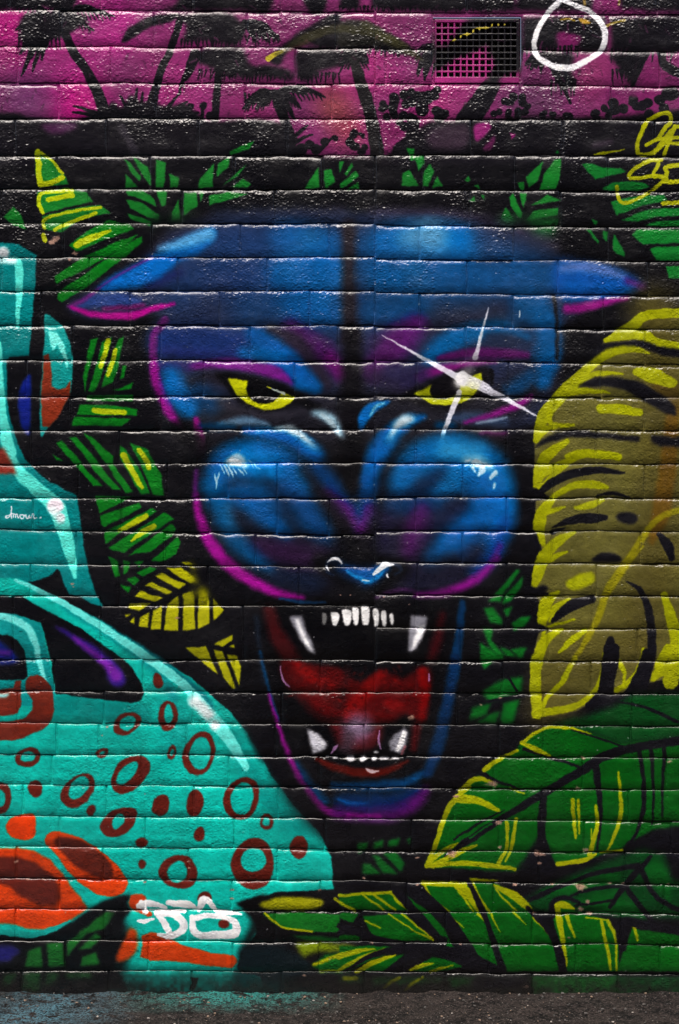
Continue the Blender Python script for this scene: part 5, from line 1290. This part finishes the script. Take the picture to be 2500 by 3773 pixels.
M_HOLE = plain('duct_black', (.012, .012, .013), .9)  # near-black colour for the inside of the duct
in_vent(boxes('duct', [(fx0, fx1, fy0, fy1, 60, 62), (fx0 - 2, fx0, fy0, fy1, 20.2, 62), (fx1, fx1 + 2, fy0, fy1, 20.2, 62), (fx0, fx1, fy0 - 2, fy0, 20.2, 62), (fx0, fx1, fy1, fy1 + 2, 20.2, 62)], M_HOLE))
in_vent(boxes('surround', [(X0 + .2, X1 - .2, Y0 + .2, fy0 - .6, 5.2, 22), (X0 + .2, X1 - .2, fy1 + .6, Y1 - .2, 5.2, 22), (X0 + .2, fx0 - .6, fy0 - .5, fy1 + .5, 5.4, 22), (fx1 + .6, X1 - .2, fy0 - .5, fy1 + .5, 5.4, 22)], M_JOINT))

# ----------------------------------------------------------------------------
# the lane: ground, and an unseen block added across it to darken reflections
# ----------------------------------------------------------------------------
g = NT('lane_asphalt')
pos = g.n('NewGeometry').outputs['Position']
sep = g.n('SeparateXYZ')
g.l(pos, sep.inputs[0])
grit = g.noise(pos, 170, 3, .7)
mid_ = g.noise(pos, 30, 4, .65)
wide = g.noise(pos, 6, 3)
vor = g.n('TexVoronoi', i_Scale=130)
g.l(pos, vor.inputs['Vector'])
base = g.mix(g.ramp(mid_, .40, .62), (.0042, .0031, .0028), (.034, .0255, .023))
base = g.mix(g.math('MULTIPLY', g.ramp(wide, .46, .58), .6), base, (.040, .031, .0275))
base = g.mix(g.math('MULTIPLY', g.ramp(g.noise(pos, 13, 3), .54, .64), .8), base, (.004, .0036, .0034))
base = g.mix(g.ramp(grit, .54, .64), base, (.072, .058, .052))
base = g.mix(g.ramp(grit, .46, .38), base, (.002, .002, .002))
stone = g.math('MULTIPLY', g.ramp(vor.outputs[0], .25, .15), g.ramp(g.noise(pos, 60, 1), .54, .6))
base = g.mix(stone, base, (.2, .18, .16))
# overspray that fell at the foot of the wall, worn into the grit
spray = g.math('MULTIPLY', g.ramp(grit, .42, .54), g.ramp(mid_, .38, .52))
tx = g.math('MULTIPLY', g.ramp(sep.outputs[0], -.62, -.35), g.ramp(sep.outputs[0], .02, -.22))
near = g.ramp(sep.outputs[1], -.2, -.03)
base = g.mix(g.math('MULTIPLY', g.math('MULTIPLY', spray, tx), near), base, (.03, .26, .23))
bx_ = g.ramp(sep.outputs[0], -.50, -.72)
base = g.mix(g.math('MULTIPLY', g.math('MULTIPLY', spray, bx_), g.ramp(wide, .3, .55)), base, (.07, .16, .2))
g.l(base, g.b.inputs['Base Color'])
g.b.inputs['Roughness'].default_value = .8
g.b.inputs['Specular IOR Level'].default_value = .15
b = g.n('Bump', i_Strength=1., i_Distance=.012)
g.l(g.math('MULTIPLY_ADD', mid_, .8, grit), b.inputs['Height'])
g.l(b.outputs[0], g.b.inputs['Normal'])
M_LANE = g.m
rr = random.Random(11)
gv, gf = [], []
NX, NY = 150, 30
for r in range(NY + 1):
    for c in range(NX + 1):
        X, Y = -1.5 + 3 * c / NX, .03 - .63 * r / NY
        h = math.exp((Y - .0) / .035) * (nz(X, 0, 5, 4) * .010 + nz(X, Y, 22, 5) * .008) + nz(X, Y, 9, 1) * .004 + nz(X, Y, 30, 2) * .003 + nz(X, Y, 75, 3) * .002
        e = min(1, (NY - r) / 4, c / 4, (NX - c) / 4)
        gv.append((X, Y, h * e + .0035))
for r in range(NY):
    for c in range(NX):
        a = r * (NX + 1) + c
        gf.append((a, a + NX + 1, a + NX + 2, a + 1))
q = len(gv)
gv += [(-60, .03, 0), (60, .03, 0), (60, -60, 0), (-60, -60, 0)]
gf.append((q, q + 3, q + 2, q + 1))
tag(link('lane_ground', gv, gf, M_LANE), 'gritty dark asphalt lane with turquoise overspray at the wall foot', None, 'structure')

M_BACK = plain('added_block_dark', (.07, .065, .062), .9, .01, 8)
oy, oh, ox = -6.6, 8.0, 16  # unseen block, added and sized to hold back low sky light
bv = [(-ox, oy, 0), (ox, oy, 0), (ox, oy, oh), (-ox, oy, oh), (-ox, oy - 4, 0), (ox, oy - 4, 0), (ox, oy - 4, oh), (-ox, oy - 4, oh)]
tag(link('added_opposite_block', bv, [(0, 3, 2, 1), (4, 5, 6, 7), (3, 7, 6, 2), (0, 4, 7, 3), (1, 2, 6, 5)], M_BACK, None, False), 'unseen dark building added across the lane to cut low sky reflections', None, 'structure')

# loose grit
pm = [plain('pale_stone', (.3, .27, .24), .8), plain('grey_stone', (.07, .065, .06), .85), plain('tan_stone', (.2, .14, .1), .85)]
bm = bmesh.new()
for k in range(420):
    x = rr.uniform(-.95, .95)
    y = -.012 - rr.random() ** 1.3 * .3
    s = rr.choice((.0012, .0016, .002, .0026, .0036)) * rr.uniform(.7, 1.2)
    ret = bmesh.ops.create_icosphere(bm, subdivisions=1, radius=s)
    sc = (rr.uniform(.8, 1.4), rr.uniform(.8, 1.3), rr.uniform(.5, .9))
    mi = 0 if rr.random() < .06 else rr.choice((1, 1, 2))
    for v in ret['verts']:
        v.co = Vector((v.co.x * sc[0] + x, v.co.y * sc[1] + y, v.co.z * sc[2] + .005 + s * .3)) + Vector((rr.uniform(-1, 1), rr.uniform(-1, 1), rr.uniform(-1, 1))) * s * .18
        for f in v.link_faces:
            f.material_index = mi
me = bpy.data.meshes.new('gravel')
bm.to_mesh(me)
bm.free()
for m_ in pm:
    me.materials.append(m_)
go = bpy.data.objects.new('gravel', me)
COL.objects.link(go)
tag(go, 'loose grit and pale stone chips scattered along the wall foot', None, 'stuff')
